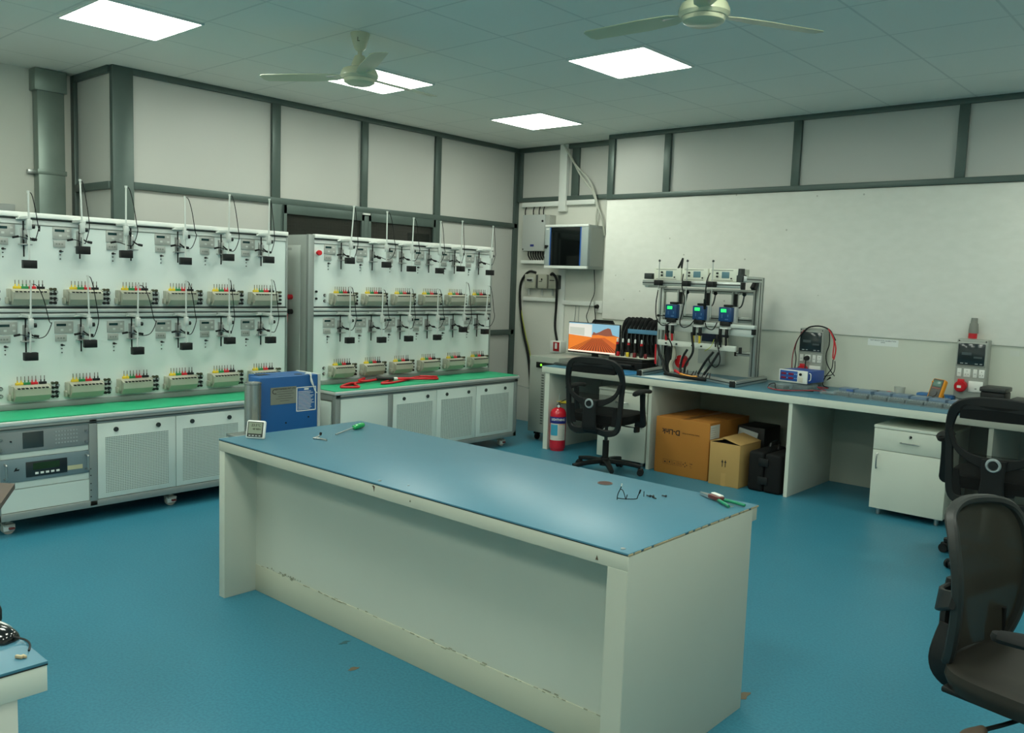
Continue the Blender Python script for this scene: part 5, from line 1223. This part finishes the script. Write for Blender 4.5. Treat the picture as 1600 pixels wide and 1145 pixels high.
def office_chair(label, x, y, rz, legrot, dz=0.):
    g = thing('office_chair', label,'office chair',(x,y,0),rz,None)
    base5(g, .29, .43, legrot)
    b = MB()
    def seat(u,v):   # rounded cushion
        a = 2*math.pi*u; e = .42; cx,cy = math.cos(a),math.sin(a)
        X = math.copysign(abs(cx)**e,cx); Y = math.copysign(abs(cy)**e,cy)
        zz = [(-1,.0),(-.96,.98),(0,1.0),(.75,.99),(1,.86),(1.05,.0)]
        p = v*(len(zz)-1); i = min(int(p),len(zz)-2); t = p-i; h = zz[i][0]*(1-t)+zz[i+1][0]*t; rr = zz[i][1]*(1-t)+zz[i+1][1]*t
        return (X*.25*rr, Y*.245*rr+.02, .475+h*.038-(.03*max(0,(Y*rr-.7))))
    b.grid(seat,40,15); part('seat', b, fabric_b, g)
    part('seat_mechanism', MB().obox((0,-.02,.425),(.18,.24,.04),None,0,.008), black, g)
    l = part('height_lever', MB().tube([(.08,0,.41),(.18,.0,.405),(.235,.02,.40)],.0055,n=8), mat('dark_steel',(70,76,74)), g)
    part('lever_grip', MB().obox((.255,.03,.385),(.02,.06,.05),Matrix.Rotation(R(-20),3,'Z'),0,.009), black, l)
    for s in (-1,1): armrest(g,s)
    # back: thick rounded frame, arc-shaped lumbar piece, centre column
    Y = -.26
    def C(px,pz): return (px, Y-.03*((pz-.62)/.35)**2*(1 if pz>.62 else -.6)+.06*(px/.25)**2*.55, pz if pz < .62 else .62+(pz-.62)*.89)
    P = [C(-.205,.40),(C(-.225,.52)),C(-.235,.68),C(-.240,.82),C(-.205,.93),C(-.10,.965),C(.10,.965),C(.205,.93),C(.240,.82),C(.235,.68),C(.225,.52),C(.205,.40),C(.13,.372),C(.04,.385),C(-.04,.385),C(-.13,.372)]
    W = [.045,.042,.040,.044,.060,.075,.075,.060,.044,.040,.042,.045,.055,.05,.05,.055]
    bf = part('back_frame', MB().ribbon(P,W,.028,(0,1,0),closed=True), black, g)
    b = MB(); b.grid(lambda u,v: tuple(Vector(C((-.19+.38*u)*(1 if v<.8 else 1-(v-.8)*.6),.865+.09*v))+Vector((0,-.016,0))),12,4)
    b.grid(lambda u,v: tuple(Vector(C((-.19+.38*u)*(1 if v<.8 else 1-(v-.8)*.6),.865+.09*v))+Vector((0,.018,0))),12,4); part('head_band', b, blackm, g)
    arc = [C(-.235,.79),C(-.20,.69),C(-.12,.625),C(0,.60),C(.12,.625),C(.20,.69),C(.235,.79)]
    part('lumbar_arc', MB().ribbon([tuple(Vector(p)+Vector((0,-.02,0))) for p in arc],[.026,.03,.045,.075,.045,.03,.026],.02,(0,1,0)), rubber, g)
    part('centre_column', MB().ribbon([(0,Y-.045,.63),(0,Y-.045,.52),(0,Y-.035,.40),(0,Y+.03,.375),(0,-.10,.405)],[.12,.11,.13,.10,.08],.024,(0,1,.15)), rubber, g)
    rg = part('adjuster_ring', MB().lathe([(.022,-.0),(.026,.009),(.034,.009),(.039,0)],(0,Y-.058,.605),32,0,Matrix.Rotation(R(90),3,'X')), mat('ring_grey',(150,160,160),.3), g)
    part('adjuster_knob', MB().cyl((0,Y-.056,.605),(0,Y-.074,.605),.021,n=24), black, rg)
    b = MB(); b.grid(lambda u,v: C(-.225+.45*u,.40+.50*v),18,14); part('net_panel', b, mat('black_net_fine',(20,21,20),.9,alpha=.45), g)
    if dz:
        for ch in g.children:
            if ch.name.split('.')[0] not in ('base_hub','base_leg','caster'): ch.location.z += dz
    for s in (-1,1):
        b = MB().ribbon([C(s*.185,.43),C(s*.19,.58)],[.06,.03],.012,(0,1,0),smooth=2); part('side_web', b, blackm, g)
    b = MB(); b.grid(lambda u,v: (-.19+.38*u, Y+.075-.03*math.sin(math.pi*u), .50+.17*v),14,5); part('lumbar_cushion', b, mat('black_net_fine',(20,21,20)), g)
    return g
office_chair('black office chair pulled up to the counter in front of the monitor',-3.985,5.70,R(8),R(20))
office_chair('black office chair at the right, beside the white pedestal cabinet with the key',-1.085,5.46,R(4),R(160),.03)

def mesh_chair(label, x, y, rz):
    g = thing('mesh_office_chair', label,'office chair',(x,y,0),rz,None)
    base5(g,.31,.42,.35)
    b = MB()
    def seat(u,v):
        a = 2*math.pi*u; e = .5; cx,cy = math.cos(a),math.sin(a)
        X = math.copysign(abs(cx)**e,cx); Y = math.copysign(abs(cy)**e,cy)
        zz = [(-1,.0),(-.96,.95),(0,1.0),(.7,.985),(1,.86),(1.04,.0)]
        p = v*(len(zz)-1); i = min(int(p),len(zz)-2); t = p-i; h = zz[i][0]*(1-t)+zz[i+1][0]*t; rr = zz[i][1]*(1-t)+zz[i+1][1]*t
        return (X*.255*rr, Y*.25*rr+.03, .475+h*.034-(.05*max(0,(Y*rr-.6))))
    b.grid(seat,44,15); part('seat', b, fabric_o, g)
    part('seat_pan', MB().obox((0,.02,.438),(.44,.42,.018),None,0,.006), black, g)
    part('seat_mechanism', MB().obox((0,0,.41),(.20,.26,.05),None,0,.01), black, g)
    l = part('height_lever', MB().tube([(.10,.0,.405),(.20,-.025,.40),(.285,-.045,.40)],.006,n=8), black, g)
    b = MB(); b.grid(lambda u,v: (.275+.115*u, -.045+.026*math.cos(2*math.pi*v)*(.5+math.sin(math.pi*u)*.6), .398+.013*math.sin(2*math.pi*v)),10,12); part('lever_paddle', b, mat('worn_brown_plastic',(70,58,46),.6), l)
    def C(px,pz,o=0.):   # S-curved back
        t = (pz-.50)/.48
        yy = -.235 - .045*t*t + .02*math.sin(math.pi*t)
        return (px, yy+.07*(px/.24)**2+o, pz)
    P = [C(-.15,.49),C(-.19,.55),C(-.208,.65),C(-.216,.76),C(-.203,.87),C(-.15,.922),C(0,.935),C(.15,.922),C(.203,.87),C(.216,.76),C(.208,.65),C(.19,.55),C(.15,.49),C(0,.475)]
    part('back_frame', MB().ribbon(P,.024,.030,(0,1,0),closed=True,smooth=6), mat('dark_grey_frame',(30,33,31),.5), g)
    b = MB()
    def W(pz):
        zs = [p[2] for p in P[:7]]; xs = [-p[0] for p in P[:7]]
        for i in range(6):
            if zs[i] <= pz <= zs[i+1]: return xs[i]+(xs[i+1]-xs[i])*(pz-zs[i])/(zs[i+1]-zs[i])
        return .15
    b.grid(lambda u,v: C((2*u-1)*W(.49+.44*v),.49+.44*v),16,26); part('net_panel', b, mesh_o, g)
    part('lumbar_bracket', MB().ribbon([C(-.225,.70,-.01),C(-.12,.66,-.055),C(.12,.66,-.055),C(.225,.70,-.01)],[.05,.07,.07,.05],.016,(0,1,0)), black, g)
    part('back_support', MB().ribbon([(0,-.272,.70),(0,-.275,.56),(0,-.245,.455),(0,-.12,.42)],[.10,.13,.20,.16],.026,(0,1,.1)), black, g)
    part('seat_wing', MB().ribbon([(-.15,-.215,.60),(-.17,-.225,.50),(-.15,-.20,.45),(-.08,-.15,.43)],[.05,.06,.07,.06],.014,(1,0,0)), black, g)
    part('seat_wing', MB().ribbon([(.15,-.215,.60),(.17,-.225,.50),(.15,-.20,.45),(.08,-.15,.43)],[.05,.06,.07,.06],.014,(1,0,0)), black, g)
    for s in (-1,1): armrest(g,s,mat('dark_grey_frame',(42,46,44)),.675,.29,.13)
    return g
mesh_chair('black office chair with a tall brown-black mesh back in the right foreground',-.378,2.735,R(-102))

# ------------------------------------------------------------------ left foreground desk and brown table
DX,DY,DZ = -1.752,.628,.76
t = thing('foreground_desk','corner of an off-white desk with a blue top in the bottom left corner','desk',(DX-.4,DY-.6,0))
part('tabletop', MB().box(DX-1.3,DY-1.6,DZ-.006,DX,DY,DZ,bv=.001), desk_blue, t, True)
part('edge_board', MB().box(DX-1.299,DY-1.599,DZ-.062,DX-.001,DY-.001,DZ-.007,bv=.002), desk_edge, t, True)
part('edge_seam', MB().box(DX-1.3,DY-1.6,DZ-.0085,DX-.0003,DY-.0003,DZ-.006), dark_edge, t, True)
part('end_panel', MB().box(DX-.05,DY-1.55,0,DX-.004,DY-.055,DZ-.062,bv=.001), desk_side, t, True)
part('end_panel', MB().box(DX-1.28,DY-1.55,0,DX-1.25,DY-.055,DZ-.062,bv=.001), desk_side, t, True)
g = thing('computer_mouse','glossy black mouse with a short lead on the foreground desk','mouse',(-1.938,.590,DZ),R(22))
b = MB(); b.grid(lambda u,v: (.055*math.cos(math.pi*(1-u))*1.0, .031*math.sin(math.pi*u)**.5*math.cos(math.pi*v), .001+.030*math.sin(math.pi*u)**.6*math.sin(math.pi*v)),16,14)
part('shell', b, mat('gloss_black',(16,17,17),.15,coat=.5), g)
part('lead', MB().tube([(.05,0,.012),(.075,.01,.006),(.10,.0,.004),(.12,-.02,.003)],.0022,n=6), black, g)
part('silver_strip', MB().tube([(-.04,.018,.022),(-.01,.026,.022),(.02,.024,.016)],.003,n=6), steel, g)
solo('wood_chip', MB().obox((-1.80,.592,DZ+.004),(.016,.006,.006),Matrix.Rotation(R(30),3,'Z'),0,.001).obox((-1.797,.600,DZ+.0035),(.013,.005,.005),Matrix.Rotation(R(10),3,'Z'),0,.001), mat('bare_board',(176,160,128)),'tiny pale chip of board near the corner of the foreground desk','chip',(-1.80,.595,DZ))
solo('black_speaker', MB().box(-2.08,.555,DZ,-1.988,.627,DZ+.05,bv=.016,seg=3), black,'black rounded object cut by the left edge, on the far side of the foreground desk','device',(-2.035,.59,DZ))
g = thing('brown_table','thin dark brown tabletop cut by the left edge of the photo','table',(-3.62,.75,0))
c0 = Vector((-3.30,1.085)); d1 = Vector((.25,-.125)).normalized(); d2 = Vector((-.55,-.45)).normalized()
pts = [c0, c0+d1*.55, c0+d1*.55+d2*.5, c0+d2*.5]
part('tabletop', MB().prism([tuple(p) for p in pts],'z',.742,.76), brown, g, True)
for p in (pts[2],pts[3]):
    q = p*.94+(pts[0]+pts[2])/2*.06; part('leg', MB().cyl((q.x,q.y,0),(q.x,q.y,.742),.018,n=14), black, g, True)
q = pts[1]*.8+pts[3]*.2-Vector((0,.1)); part('leg', MB().cyl((q.x,q.y,0),(q.x,q.y,.742),.018,n=14), black, g, True)
